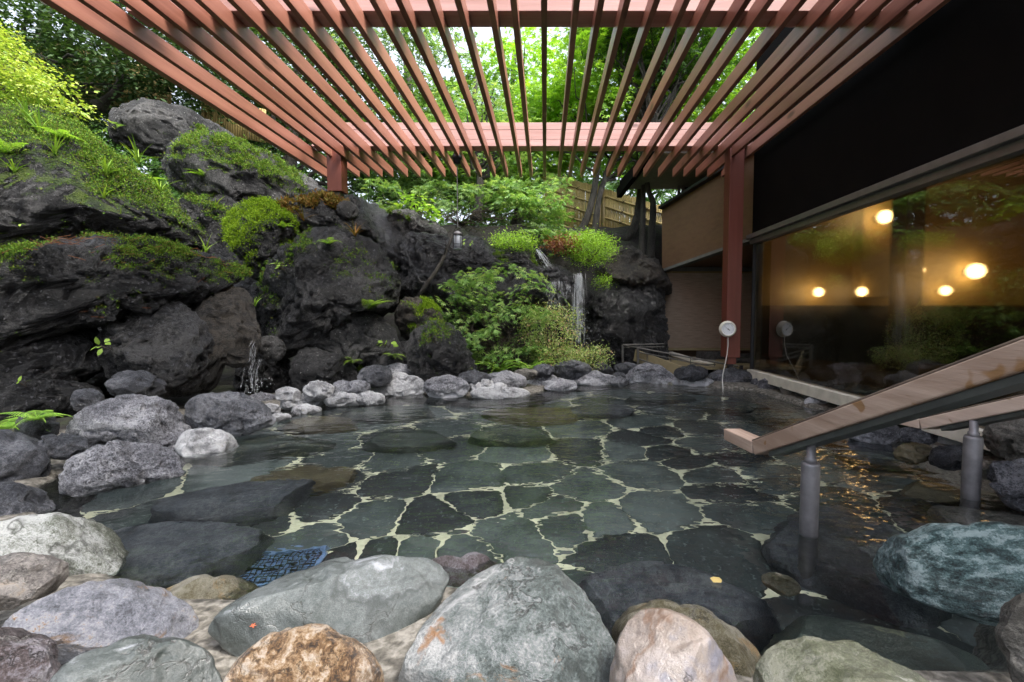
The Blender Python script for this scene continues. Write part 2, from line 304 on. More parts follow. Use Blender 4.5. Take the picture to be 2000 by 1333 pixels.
M['bark'] = rock_mat('bark', [(.3, (0.015, 0.013, 0.010)), (.5, (0.039, 0.034, 0.026)), (.7, (0.072, 0.063, 0.051))], scale=3, stretch=(2, 2, .5), bump=.9, fine=30, rough=(.7, .95))
M['twig'] = plain('twig', (.05, .036, .024), .8)
M['deck'] = wood_mat('deck', (.16, .125, .06), (.3, .245, .14), axis=0, rough=.6, knots=False)
M['white_enamel'] = plain('white_enamel', (.72, .69, .6), .35, var=.06)
M['dial'] = plain('dial', (.8, .82, .84), .3, var=.02)
M['ink'] = plain('ink', (.02, .02, .025), .5)
M['cord'] = plain('cord', (.6, .58, .54), .6)
M['moss'] = leaf_mat('moss', [(.02, .05, .006), (.055, .135, .012), (.13, .25, .018), (.18, .26, .03), (.10, .07, .02)], .25, .8)
M['moss_bright'] = leaf_mat('moss_bright', [(.10, .19, .01), (.18, .30, .012), (.28, .40, .02)], .3, .8)
M['moss_rust'] = leaf_mat('moss_rust', [(.09, .10, .012), (.2, .14, .03), (.24, .11, .03)], .25, .8)
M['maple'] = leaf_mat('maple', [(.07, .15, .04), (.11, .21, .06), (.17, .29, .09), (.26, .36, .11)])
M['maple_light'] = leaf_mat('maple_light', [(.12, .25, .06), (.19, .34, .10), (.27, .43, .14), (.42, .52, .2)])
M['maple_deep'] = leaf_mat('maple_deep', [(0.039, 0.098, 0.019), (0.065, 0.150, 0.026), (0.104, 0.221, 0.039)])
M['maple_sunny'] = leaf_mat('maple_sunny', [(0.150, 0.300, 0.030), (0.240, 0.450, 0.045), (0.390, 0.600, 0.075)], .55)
M['evergreen'] = leaf_mat('evergreen', [(.018, .045, .016), (.035, .075, .024), (.06, .12, .035), (.09, .15, .05)], .3)
M['yellow_leaf'] = leaf_mat('yellow_leaf', [(.16, .27, .04), (.28, .40, .06), (.44, .52, .12), (.36, .44, .08)], .4)
M['azalea'] = leaf_mat('azalea', [(.17, .27, .07), (.28, .4, .12), (.42, .5, .2), (.34, .42, .14), (.55, .32, .24)], .4)
M['cover'] = leaf_mat('cover', [(0.140, 0.280, 0.028), (0.252, 0.448, 0.042), (0.392, 0.588, 0.056)], .35)
M['fern'] = leaf_mat('fern', [(0.144, 0.288, 0.036), (0.216, 0.396, 0.048), (0.336, 0.504, 0.084)], .4)
M['fern_pale'] = leaf_mat('fern_pale', [(.2, .33, .05), (.3, .45, .08)], .4)
M['grass_leaf'] = leaf_mat('grass_leaf', [(.08, .17, .02), (.14, .26, .03), (.25, .36, .05)], .35)
M['dead_leaf'] = leaf_mat('dead_leaf', [(.12, .04, .02), (.2, .075, .035), (.28, .13, .06)], .3)
M['yellow_dead'] = leaf_mat('yellow_dead', [(.55, .42, .16)], .3)
M['red_dead'] = leaf_mat('red_dead', [(.45, .11, .05)], .3)
def water_mat():
    t = NT('hot_spring_water'); tc = t.n('TexCoord'); v = tc.outputs['Object']
    a = t.n('TexNoise', Vector=t.n('Mapping', Vector=v, Scale=(1.0, 1.5, 1.0)).outputs[0], Scale=5.5, Detail=2.0, Roughness=.5)
    b = t.n('TexNoise', Vector=v, Scale=18.0, Detail=2.0, Roughness=.5)
    big = t.n('TexNoise', Vector=v, Scale=.9, Detail=1.0)
    amp = t.ramp(big.outputs[0], [(.35, .25), (.65, 1.0)])
    h = t.math('ADD', t.math('MULTIPLY', a.outputs[0], 1.0), t.math('MULTIPLY', b.outputs[0], .10)); h = t.math('MULTIPLY', h, amp.outputs[0])
    bp = t.n('Bump', Height=h, Strength=.42, Distance=.05)
    p = t.n('BsdfPrincipled', Base_Color=(.83, .89, .885), Roughness=0.0, IOR=1.33, Transmission_Weight=1.0, Normal=bp.outputs[0])
    return t.done(p)
M['water'] = water_mat()
def fall_mat():
    t = NT('falling_water'); p = t.n('BsdfPrincipled', Base_Color=(.9, .93, .96), Roughness=.1, IOR=1.33, Transmission_Weight=.7)
    return t.done(p)
M['fall'] = fall_mat()
def glass_mat():
    t = NT('steamed_glass'); v = t.coords(rand=False)
    n = t.n('TexNoise', Vector=v, Scale=140.0, Detail=2.0)
    fr = t.n('Fresnel', IOR=1.55); f = t.math('MULTIPLY', fr.outputs[0], 1.5, True)
    gl = t.n('BsdfGlossy', Roughness=.0, Color=(1, 1, 1))
    r1 = t.n('BsdfRefraction', Color=(.80, .80, .70), Roughness=.2, IOR=1.03); r2 = t.n('BsdfRefraction', Color=(.80, .80, .70), Roughness=.55, IOR=1.12)
    t.set(r1, 'Normal', t.n('Bump', Height=n.outputs[0], Strength=.25, Distance=.004).outputs[0])
    rf = t.n('MixShader', Fac=.22); t.t.links.new(r1.outputs[0], rf.inputs[1]); t.t.links.new(r2.outputs[0], rf.inputs[2])
    mx = t.n('MixShader', Fac=f); t.t.links.new(rf.outputs[0], mx.inputs[1]); t.t.links.new(gl.outputs[0], mx.inputs[2])
    return t.done(mx)
M['glass'] = glass_mat()
def emis(name, col, s):
    t = NT(name); return t.done(t.n('Emission', Color=col, Strength=s))
M['lamp_glow'] = emis('lamp_glow', (1, .60, .24), 3.6)
M['amber_wall'] = plain('amber_wall', (.66, .5, .22), .7, var=.12, scale=3)
M['dado'] = plain('dado', (.035, .042, .036), .35, var=.3, scale=5)
M['column'] = plain('column', (.10, .07, .04), .6)
def lantern_glass():
    t = NT('lantern_glass'); p = t.n('BsdfPrincipled', Base_Color=(.5, .54, .58), Roughness=.25, Transmission_Weight=.55, IOR=1.3)
    return t.done(p)
M['lantern_glass'] = lantern_glass()
def blind_mat():
    t = NT('reed_blind'); v = t.coords((1, 1, 1), rand=False)
    w = t.n('TexWave', {'wave_type': 'BANDS', 'bands_direction': 'Z'}, Vector=v, Scale=22.0, Distortion=1.2, Detail=3.0, Detail_Scale=1.5)
    x = t.n('TexNoise', Vector=t.n('Mapping', Vector=v, Scale=(5, 5, 70)).outputs[0], Scale=1.0, Detail=4.0)
    f = t.math('ADD', t.math('MULTIPLY', w.outputs[0], .5), t.math('MULTIPLY', x.outputs[0], .5))
    c = t.ramp(f, [(.3, (.09, .055, .035)), (.5, (.32, .23, .165)), (.7, (.52, .42, .33))])
    bp = t.n('Bump', Height=f, Strength=.7, Distance=.008)
    return t.done(t.n('BsdfPrincipled', Base_Color=c, Roughness=.7, Normal=bp.outputs[0]))
M['blind'] = blind_mat()
def ground_mat():
    t = NT('soil_and_mortar'); v = t.coords(rand=False)
    n = t.n('TexNoise', Vector=v, Scale=4.0, Detail=8.0, Roughness=.65); n2 = t.n('TexNoise', Vector=v, Scale=30.0, Detail=5.0)
    soil = t.ramp(n.outputs[0], [(.3, (.005, .004, .003)), (.5, (.014, .011, .008)), (.6, (.02, .026, .008)), (.75, (.03, .022, .015))])
    mort = t.ramp(n2.outputs[0], [(.3, (.03, .027, .022)), (.48, (.095, .086, .07)), (.65, (.2, .185, .16))])
    at = t.n('Attribute', {'attribute_name': 'mortar'})
    k = t.ramp(t.math('ADD', at.outputs['Fac'], t.math('MULTIPLY', t.math('SUBTRACT', n.outputs[0], .5), .6)), [(.4, 0), (.6, 1)])
    c = t.mix(k.outputs[0], soil.outputs[0], mort.outputs[0])
    bp = t.n('Bump', Height=t.math('ADD', n.outputs[0], n2.outputs[0]), Strength=.7, Distance=.03)
    return t.done(t.n('BsdfPrincipled', Base_Color=c, Roughness=.8, Normal=bp.outputs[0]))
M['ground'] = ground_mat()
# ------------------------------------------------------------------ ground, pool, water
def sstep(x): x = np.clip(x, 0, 1); return x * x * (3 - 2 * x)
POOLPX = [(280,1170),(90,1090),(40,965),(170,892),(350,852),(500,802),(640,777),(830,768),(1010,777),(1100,750),(1210,744),(1330,752),
          (1470,762),(1570,792),(1680,815),(1790,860),(1960,920),(2060,1000),(2090,1330),(1500,1330),(1200,1280),(870,1160),(700,1210),(420,1190)]
POOL = np.array([G(*p)[:2] for p in POOLPX])
def pool_sd(x, y):
    """signed distance to the pool's outline, negative inside"""
    d = np.full(x.shape, 1e9); ins = np.zeros(x.shape, bool); n = len(POOL)
    for i in range(n):
        a, b = POOL[i], POOL[(i + 1) % n]; e = b - a
        t = np.clip(((x - a[0]) * e[0] + (y - a[1]) * e[1]) / (e @ e), 0, 1)
        d = np.minimum(d, np.hypot(x - a[0] - t * e[0], y - a[1] - t * e[1]))
        c = (a[1] > y) != (b[1] > y)
        with np.errstate(all='ignore'): ins ^= c & (x < (b[0] - a[0]) * (y - a[1]) / (b[1] - a[1]) + a[0])
    return np.where(ins, -d, d)
def ground_z(x, y):
    x = np.asarray(x, float); y = np.asarray(y, float)
    d = pool_sd(x, y)
    z = np.where(d > 0, .03 + .03 * np.clip(d / .4, 0, 1), .03 - .66 * sstep(-d / .3))
    left = 2.5 * sstep((-x - 5.0 - .2 * np.clip(y - 4, -2, 3)) / 2.6) * sstep((y + 1) / 3.5)
    back = 3.0 * sstep((y - 8.2) / 2.0) * (1 - sstep((x - 3.0) / .8)) * (1 - sstep((x - 1.75) / .5) * (1 - sstep((y - 9.3) / .3)))
    far = 1.2 * sstep((y - 11) / 8) * (1 - sstep((x - 3.0) / 2)) + 1.5 * sstep((-x - 8) / 8)
    return np.where(d > 0, np.maximum(z, (np.maximum(left, back) + far) * np.clip(d / .6, 0, 1) - .02), z)
def axis(fine, lo, hi, far):
    a = list(np.arange(lo, hi + 1e-6, fine)); s = fine; x = hi
    up = []
    while x < far: s *= 1.35; x += s; up.append(x)
    x = lo; s = fine; dn = []
    while x > -far: s *= 1.35; x -= s; dn.append(x)
    return np.array(dn[::-1] + a + up)
gx, gy = axis(.065, -7, 4, 160), axis(.065, -.5, 11, 160)
X, Y = np.meshgrid(gx, gy); Z = ground_z(X, Y); D = pool_sd(X, Y)
bump = np.array([noise.fractal(Vector((a * .8, b * .8, 0)), 1.0, 2.0, 4) for a, b in zip(X.ravel(), Y.ravel())]).reshape(X.shape)
Z = Z + bump * np.where(D > .6, .12, .012) * (np.abs(X) < 20)
nx, ny = len(gx), len(gy); idx = np.arange(nx * ny).reshape(ny, nx)
F = np.stack([idx[:-1, :-1], idx[:-1, 1:], idx[1:, 1:], idx[1:, :-1]], -1).reshape(-1, 4)
me = npmesh('ground', np.stack([X, Y, Z], -1).reshape(-1, 3), [F], True)
at = me.attributes.new('mortar', 'FLOAT', 'POINT'); mv = 1 - sstep((D - .35) / .35)
mv = np.where(X < -2.6, 1 - sstep((D - .5) / .5), mv); mv = np.where((Y < 2) & (D < 1.0), 1.0, mv) * (np.abs(X) < 6) * np.clip((D + .06) / .05, 0, 1)
mv = np.where((X > 1.0) & (Y > 1.2) & (Y < 6.8) & (D < .5), 1.0, mv)
at.data.foreach_set('value', mv.ravel().astype(np.float32))
tag(link('ground', me, M['ground']), kind='structure')
bm = bmesh.new(); box(bm, (-4.4, .2, -.7), (3.0, 8.3, 0)); 
water = bmobj('water', bm, M['water']); tag(water, kind='structure')
# the pool's crazy paving: one stone per site, outlines from the bisectors between neighbours
PZ = -.5
C6 = [(950,560),(1280,590),(1590,570),(1880,520),(1790,575),(420,640),(620,640),(400,710),(660,720),(1060,710),(1360,690),(1600,760),(1890,680),
      (300,850),(540,910),(860,910),(1100,820),(1320,800),(1450,850),(1950,880),(50,910),(280,1010),(1250,990),(1510,930),(1700,920),(1800,1050),
      (600,1100),(380,1130),(780,1080),(990,1080),(1270,490),(1640,380),(700,500),(1900,440),(120,1150),(1560,470),(900,470),(180,720)]
C7 = [(230,320),(340,385),(240,475),(395,470),(100,520),(460,545),(30,590),(270,590),(350,625),(500,690),(620,620),(740,680),(990,625),
      (1150,700),(830,740),(640,850),(600,800),(80,1040),(450,1050),(780,400),(850,310),(620,350),(560,290),(1000,800),(700,470),(420,330)]
sites = [UW(500 + x / 2.5, 650 + y / 2.5, PZ) for x, y in C6] + [UW(1200 + x / 2.5, 650 + y / 2.5, PZ) for x, y in C7]
sites = [np.array(s[:2]) for s in sites]
for _ in range(1500):
    q = np.array([rng.uniform(-3.6, 3), rng.uniform(.9, 7.6)])
    if min(np.hypot(*(q - s)) for s in sites) > .5: sites.append(q)
keep = []
for s in sites:
    if all(np.hypot(*(s - k)) > .14 for k in keep): keep.append(s)
sites = keep
def clip(poly, p, n):
    out = []
    for i in range(len(poly)):
        a, b = poly[i], poly[(i + 1) % len(poly)]; da, db = (a - p) @ n, (b - p) @ n
        if da <= 0: out.append(a)
        if (da < 0) != (db < 0): out.append(a + (b - a) * (da / (da - db)))
    return out
V, F3, F4 = [], [], []; base = 0
for i, s in enumerate(sites):
    poly = [s + np.array(d) for d in ((-.8, -.8), (.8, -.8), (.8, .8), (-.8, .8))]
    for j, o in enumerate(sites):
        if i != j and np.hypot(*(o - s)) < 1.8:
            n = (o - s) / np.hypot(*(o - s)); gap = .007 + .013 * noise.noise(Vector((i * .7 + j * .7, 1.3, 0)))
            poly = clip(poly, (s + o) / 2 - n * gap, n)
            if len(poly) < 3: break
    if len(poly) < 3: continue
    for it in range(2):                                     # round the corners, then roughen
        q = []
        for k in range(len(poly)):
            a, b = poly[k], poly[(k + 1) % len(poly)]; q += [a * .82 + b * .18, a * .18 + b * .82]
        poly = q
    q = []
    for k in range(len(poly)):
        a, b = poly[k], poly[(k + 1) % len(poly)]; m = max(1, int(np.hypot(*(b - a)) / .05))
        q += [a + (b - a) * t / m for t in range(m)]
    c = np.mean(q, 0); nq = len(q); zt = PZ + rng.uniform(-.006, .006)
    rings = []
    for r, (ins, z) in enumerate(((0, PZ - .03), (0, zt - .008), (.012, zt), (.45, zt + .002))):
        for p in q:
            v = p - c; L = np.hypot(*v) + 1e-6; w = noise.noise(Vector((p[0] * 9, p[1] * 9, i))) * .016
            k = (L - ins + w) / L if ins < .1 else 1 - ins
            e = c + v * k; V.append((e[0], e[1], z + (noise.noise(Vector((e[0] * 5, e[1] * 5, i))) * .006 if r > 1 else 0)))
    for r in range(3):
        for k in range(nq):
            a = base + r * nq + k; b = base + r * nq + (k + 1) % nq; F4.append((a, b, b + nq, a + nq))
    V.append((c[0], c[1], zt + .003)); ce = base + 4 * nq
    for k in range(nq): F3.append((base + 3 * nq + k, base + 3 * nq + (k + 1) % nq, ce))
    base += 4 * nq + 1
me = npmesh('pool_floor', V, [np.array(F4), np.array(F3)], True)
def paver_mat():
    t = NT('paving_stone'); v = t.coords(rand=False); g = t.n('NewGeometry'); r = g.outputs['Random Per Island']
    n = t.n('TexNoise', Vector=v, Scale=3.0, Detail=8.0, Roughness=.65); n2 = t.n('TexNoise', Vector=v, Scale=38.0, Detail=4.0)
    f = t.math('ADD', t.math('MULTIPLY', n.outputs[0], .7), t.math('MULTIPLY', r, .3)); f = t.math('ADD', t.math('MULTIPLY', t.math('SUBTRACT', f, .5), 1.6), .5)
    c = t.ramp(f, [(.25, (.014, .017, .019)), (.42, (.028, .036, .037)), (.58, (.05, .064, .062)), (.75, (.10, .12, .115))]).outputs[0]
    k = t.ramp(n2.outputs[0], [(.6, 0), (.72, 1)]); c = t.mix(t.math('MULTIPLY', k.outputs[0], .6), c, (.2, .25, .23))  # pale mottles: caustic-like light flecks put into the stone colour
    bp = t.n('Bump', Height=n2.outputs[0], Strength=.4, Distance=.01)
    return t.done(t.n('BsdfPrincipled', Base_Color=c, Roughness=.6, Normal=bp.outputs[0]))
tag(link('pool_floor', me, paver_mat()), kind='structure')
M['grout'] = plain('grout', (.56, .55, .39), .85, var=.4, scale=7, bump=.3)
bm = bmesh.new(); box(bm, (-4.2, .5, -.56), (2.95, 8.2, PZ - .012)); tag(bmobj('pool_bed', bm, M['grout']), kind='structure')
# ------------------------------------------------------------------ pergola
BZ, SB, SH, SWD = 3.40, 3.26, .14, .047      # beam underside, slat underside, slat height and width
pg = thing('pergola', 'red brown slatted timber pergola roofing the open-air bath on square posts', 'pergola', (0, 6.6, 0))
def under(o, p): o.parent = p; o.matrix_parent_inverse = Matrix.Translation(-Vector(p.location)); return o
bm = bmesh.new(); box(bm, (-SWD / 2, .6, SB), (SWD / 2, 7.55, BZ - .004))
slat = bmobj('slat', bm, M['red_wood'], bevel=.004); smesh = slat.data
under(slat, pg)
for k in range(31):
    o = slat if k == 0 else slat.copy()
    if k: COL.objects.link(o)
    o.location = (2.88 - .206 * k, rng.uniform(-.006, .006), rng.uniform(-.002, .002)); o.rotation_euler = (0, rng.normal(0, .006), rng.normal(0, .0006))
bm = bmesh.new(); box(bm, (-3.60, .6, SB - .015), (-3.525, 7.6, SB + .22)); under(bmobj('fascia_board', bm, M['red_wood'], bevel=.004), pg)
for y in (3.72, 6.57, .8):
    bm = bmesh.new()
    for j, (a, b) in enumerate(((0, .088), (.091, .225), (.228, .325))): box(bm, (-3.3, y + .0015 * (j % 2), BZ + a), (2.93, y + .205, BZ + b))
    o = under(bmobj('beam', bm, M['lit_red_beam'], bevel=.003), pg)
    o.rotation_euler = (0, 0, 0)
for x0, zb, lab in ((2.62, .40, None), (-3.10, 2.78, None)):
    bm = bmesh.new(); box(bm, (x0, 6.58, zb), (x0 + .205, 6.785, BZ - .005)); po = under(bmobj('post', bm, M['red_post'], bevel=.005), pg)
    bm = bmesh.new(); box(bm, (x0 + .045, 6.615, zb - .10), (x0 + .165, 6.735, zb - .002)); b1 = bmobj('post_foot', bm, M['red_post' if x0 > 0 else 'grey_iron'], bevel=.003)
    b1.parent = po
    bm = bmesh.new(); box(bm, (x0 + .06, 6.63, zb - (.30 if x0 > 0 else .16)), (x0 + .13, 6.70, zb - .102)); b2 = bmobj('base_plate', bm, M['dark_iron'], bevel=.003); b2.parent = po
# ------------------------------------------------------------------ bathhouse
GX, GE = 3.03, 6.63
bh = thing('bathhouse', 'dark bathhouse with a long steamed window wall on the right of the pool', 'bathhouse', (3.0, 4, 0))
bh.location = (0, 0, 0)
bm = bmesh.new(); box(bm, (2.98, -6, 2.165), (3.2, GE, 4.6)); bmobj('upper_wall', bm, M['black_wall'], bh)
bm = bmesh.new(); box(bm, (3.203, -6, 3.6), (11, 9.4, 3.8)); bmobj('roof', bm, M['black_wall'], bh)
bm = bmesh.new(); box(bm, (2.90, -6, 2.10), (3.06, GE + .02, 2.162)); box(bm, (2.95, -6, 2.03), (3.06, GE + .015, 2.098))
wf = bmobj('window_frame', bm, M['frame_grey'], bh, bevel=.004)
bm = bmesh.new(); box(bm, (3.0, GE - .005, .23), (3.05, GE + .02, 2.03)); bmobj('edge_seal', bm, M['dark_iron'], wf)
bm = bmesh.new(); v = [bm.verts.new(p) for p in ((GX, -6, .2), (GX, GE, .2), (GX, GE, 2.06), (GX, -6, 2.06))]; bm.faces.new(v[::-1])
gm = bpy.data.meshes.new('window_glass'); bm.normal_update(); bm.to_mesh(gm); bm.free(); link('window_glass', gm, M['glass'], bh)
bm = bmesh.new(); box(bm, (2.96, -6, .1), (3.12, GE + .03, .222)); bmobj('sill', bm, M['sill'], bh, bevel=.006)
bm = bmesh.new(); box(bm, (3.13, -6, -.3), (3.3, GE, .19)); box(bm, (3.3, -6, -.3), (11, 9.4, -.2)); bmobj('indoor_floor', bm, M['dado'], bh)
bm = bmesh.new(); box(bm, (4.2, 9.3, 1.22), (11, 9.45, 3.4)); box(bm, (10.5, 0, 1.22), (10.6, 9.3, 3.4)); bmobj('indoor_wall', bm, M['amber_wall'], bh)
bm = bmesh.new(); box(bm, (4.2, 9.26, -.2), (11, 9.45, 1.218)); box(bm, (10.4, 0, -.2), (10.6, 9.3, 1.218)); bmobj('indoor_dado', bm, M['dado'], bh)
bm = bmesh.new(); box(bm, (3.21, -6, 3.25), (11, 9.3, 3.35)); bmobj('indoor_ceiling', bm, M['brown_panel'], bh)
bm = bmesh.new(); prism(bm, [(3.1, 6.66, -.2), (4.35, 9.42, -.2), (4.35, 9.42, 3.4), (3.1, 6.66, 3.4)], (.06, -.027, 0)); bmobj('end_partition', bm, M['column'], bh)
bm = bmesh.new(); box(bm, (5.68, 7.0, -.2), (5.98, 7.3, 3.25)); bmobj('column', bm, M['column'], bh, bevel=.01)
bm = bmesh.new(); box(bm, (6.12, 8.5, 1.35), (7.05, 8.75, 3.2)); bmobj('wall_panel', bm, M['amber_wall'], bh, bevel=.01)
bm = bmesh.new(); box(bm, (3.0, -6.2, -.2), (11, -6, 4)); bmobj('rear_wall', bm, M['black_wall'], bh)
# overhanging upper panel, its trims, the ceiling of the porch
pl, pr = [P(1293, 410, 9.0), P(1293, 528, 9.0)], [P(1478, 296, 7.0), P(1478, 462, 7.0)]
back = Vector((.5, .35, 0)).normalized() * .12
bm = bmesh.new(); prism(bm, [pl[0], pl[1], pr[1], pr[0]], back); bmobj('upper_panel', bm, M['brown_panel'], bh)
bm = bmesh.new(); beam(bm, pl[0] + Vector((-.02, -.03, .02)), pr[0] + Vector((-.02, -.03, .02)), .16, .05); bmobj('panel_cap', bm, M['dark_iron'], bh)
bm = bmesh.new(); beam(bm, pl[1] + Vector((-.0, -.02, -.03)), pr[1] + Vector((-.0, -.02, -.03)), .15, .05); bmobj('panel_trim', bm, M['soffit'], bh)
bm = bmesh.new(); box(bm, (2.33, 8.97, 1.87), (4.3, 9.1, 1.96)); bmobj('porch_header', bm, M['frame_grey'], bh)
bm = bmesh.new(); prism(bm, [(2.36, 9.06, 1.965), (4.3, 9.06, 1.965), (3.3, 7.05, 2.17)], (0, 0, .05)); bmobj('porch_ceiling', bm, M['brown_panel'], bh)
bm = bmesh.new(); box(bm, (2.36, 9.16, .1), (4.3, 9.26, 1.86)); bmobj('porch_wall', bm, M['brown_panel'], bh)
bm = bmesh.new(); box(bm, (2.36, 8.9, .33), (4.25, 9.0, .37)); bmobj('porch_ledge', bm, M['deck'], bh)
bm = bmesh.new()
for k in range(14): box(bm, (2.15 + k * .145, 7.05, .17), (2.15 + k * .145 + .138, 8.88, .21))
bmobj('porch_deck', bm, M['deck'], bh)
bm = bmesh.new(); a, b = P(1308, 690, 8.6), P(1470, 737, 6.75); beam(bm, a, b, .12, .05); bmobj('deck_curb', bm, M['sill'], bh)
bm = bmesh.new(); a, b = P(1240, 694, 7.9), P(1330, 728, 7.1); beam(bm, a, b, .03, .2); bmobj('deck_skirt', bm, M['deck'], bh)
for (x0, x1, y0, z1) in ((2.85, 3.5, 8.3, .34), (3.52, 4.2, 8.2, .31), (3.15, 3.7, 7.6, .28)):
    bm = bmesh.new(); box(bm, (x0, y0, .212), (x1, y0 + .3, z1)); bmobj('porch_step', bm, M['lava_grey'], bh, bevel=.02)
# round lamps of the indoor bath
def lamp(px, py, Yd, r, label):
    p = P(px, py, Yd); t = thing('wall_lamp', label, 'lamp', (p.x, p.y + r, p.z), 'lamps of the indoor bath')
    bm = bmesh.new(); bmesh.ops.create_icosphere(bm, subdivisions=3, radius=r); bmobj('globe', bm, M['lamp_glow'], t, (0, -r, 0), smooth=True)
    bm = bmesh.new(); lathe(bm, [(r * .5, -.03), (r * .6, 0), (r * .5, .03)], 16, 'Y'); bmobj('wall_mount', bm, M['dark_iron'], t, (0, 0.01, 0))
lamp(1625, 571, 9.13, .088, 'small round globe lamp, leftmost of the low row behind the steamed glass')
lamp(1710, 570, 8.38, .082, 'small round globe lamp, in the low row left of the dark indoor column')
lamp(1880, 568, 9.13, .088, 'small round globe lamp low behind the glass, right of the column')
lamp(1940, 530, 9.1, .145, 'largest glowing lamp behind the glass at far right')
lamp(1757, 424, 8.3, .115, 'glowing lamp high on the amber panel behind the glass')
lamp(1824, 528, 9.1, .10, 'glowing lamp half hidden by the dark indoor column')
# reed blind
bl = thing('reed_blind', 'brown woven reed blind hanging in the porch behind the red post', 'blind', (3.3, 8.95, 1.86))
V, F = [], []; nxs, nzs = 60, 40
for j in range(nzs + 1):
    for i in range(nxs + 1):
        x = -.95 + 1.85 * i / nxs; z = -1.5 * j / nzs
        V.append((x + (.006 * noise.noise(Vector((0, z * 30, 0))) if i in (0, nxs) else 0), .008 * noise.noise(Vector((x * 3, z * 2, 0))), z))
for j in range(nzs):
    for i in range(nxs): F.append((j*(nxs+1)+i, j*(nxs+1)+i+1, (j+1)*(nxs+1)+i+1, (j+1)*(nxs+1)+i))
o = link('reeds', npmesh('reeds', V, [np.array(F)], True), M['blind'], bl); sm = o.modifiers.new('thick', 'SOLIDIFY'); sm.thickness = .008
bm = bmesh.new(); tube(bm, [(-.96, -.01, -1.5), (.91, -.01, -1.5)], .016); bmobj('bottom_rail', bm, M['bamboo_dark'], bl)
bm = bmesh.new(); tube(bm, [(-.96, -.01, 0), (.91, -.01, 0)], .016); bmobj('head_rail', bm, M['bamboo_dark'], bl)
# the neighbouring eave
ne = thing('eave', 'grey boarded roof eave with a black barge board above the bamboo fence', 'roof', (2.6, 9, 3.5)); ne.location = (0, 0, 0)
bm = bmesh.new(); prism(bm, [(1.75, 9.85, 3.70), (1.95, 7.7, 3.70), (4.2, 7.7, 3.70), (4.2, 9.85, 3.70)], (0, 0, .06)); bmobj('soffit', bm, M['soffit'], ne)
bm = bmesh.new(); prism(bm, [(1.6, 9.95, 3.765), (1.85, 7.6, 3.765), (4.3, 7.6, 3.765), (4.3, 9.95, 3.765)], (0, 0, .14)); bmobj('roof_slab', bm, M['black_wall'], ne)
bm = bmesh.new(); beam(bm, P(1209, 378, 9.95), P(1272, 296, 8.2), .1, .2); bmobj('barge_board', bm, M['black_wall'], ne)
for px in (1326, 1334):
    p = P(px, 380, 9.6); bm = bmesh.new(); box(bm, (p.x - .025, 9.58, 2.6), (p.x + .025, 9.64, 3.698)); bmobj('mullion', bm, M['soffit'], ne)
bm = bmesh.new(); box(bm, (2.92, 9.7, 2.2), (4.2, 9.8, 3.699)); bmobj('gable_wall', bm, M['black_wall'], ne)
# metal railing
rl = thing('ramp_railing', 'thin grey metal railing of the ramp in front of the reed blind', 'railing', (0, 0, 0))
A0, A1 = P(1216, 674, 8.0), P(1216, 724, 8.0); B0, B1 = P(1246, 680, 7.7), P(1246, 728, 7.7)
for a, b in ((A0, A1), (B0, B1)):
    bm = bmesh.new(); beam(bm, b - Vector((0, 0, .15)), a, .035, .035, (0, 1, 0)); bmobj('post', bm, M['grey_iron'], rl)
for a, b, r in ((A0, P(1298, 672, 8.0), .012), (P(1216, 679, 8.0), P(1298, 678, 8.0), .009), (A0, B0, .012), (B0, P(1442, 716, 6.95), .014),
                (P(1246, 688, 7.7), P(1442, 726, 6.95), .010), (P(1246, 701, 7.7), P(1322, 727, 7.3), .012), (P(1350, 703, 7.2), P(1398, 703, 7.15), .008), (P(1350, 712, 7.2), P(1398, 712, 7.15), .008)):
    bm = bmesh.new(); tube(bm, [a, b], r, 8); bmobj('rail', bm, M['grey_iron'], rl)
for f in (.1, .35, .55, .78):
    a = B0.lerp(P(1442, 716, 6.95), f); b = P(1246, 701, 7.7).lerp(P(1442, 745, 6.95), f); bm = bmesh.new(); tube(bm, [a, b], .007, 6); bmobj('baluster', bm, M['grey_iron'], rl)
bm = bmesh.new(); p = P(1448, 714, 6.8); box(bm, (p.x - .02, 6.78, .1), (p.x + .02, 6.82, p.z)); bmobj('post', bm, M['dark_iron'], rl)
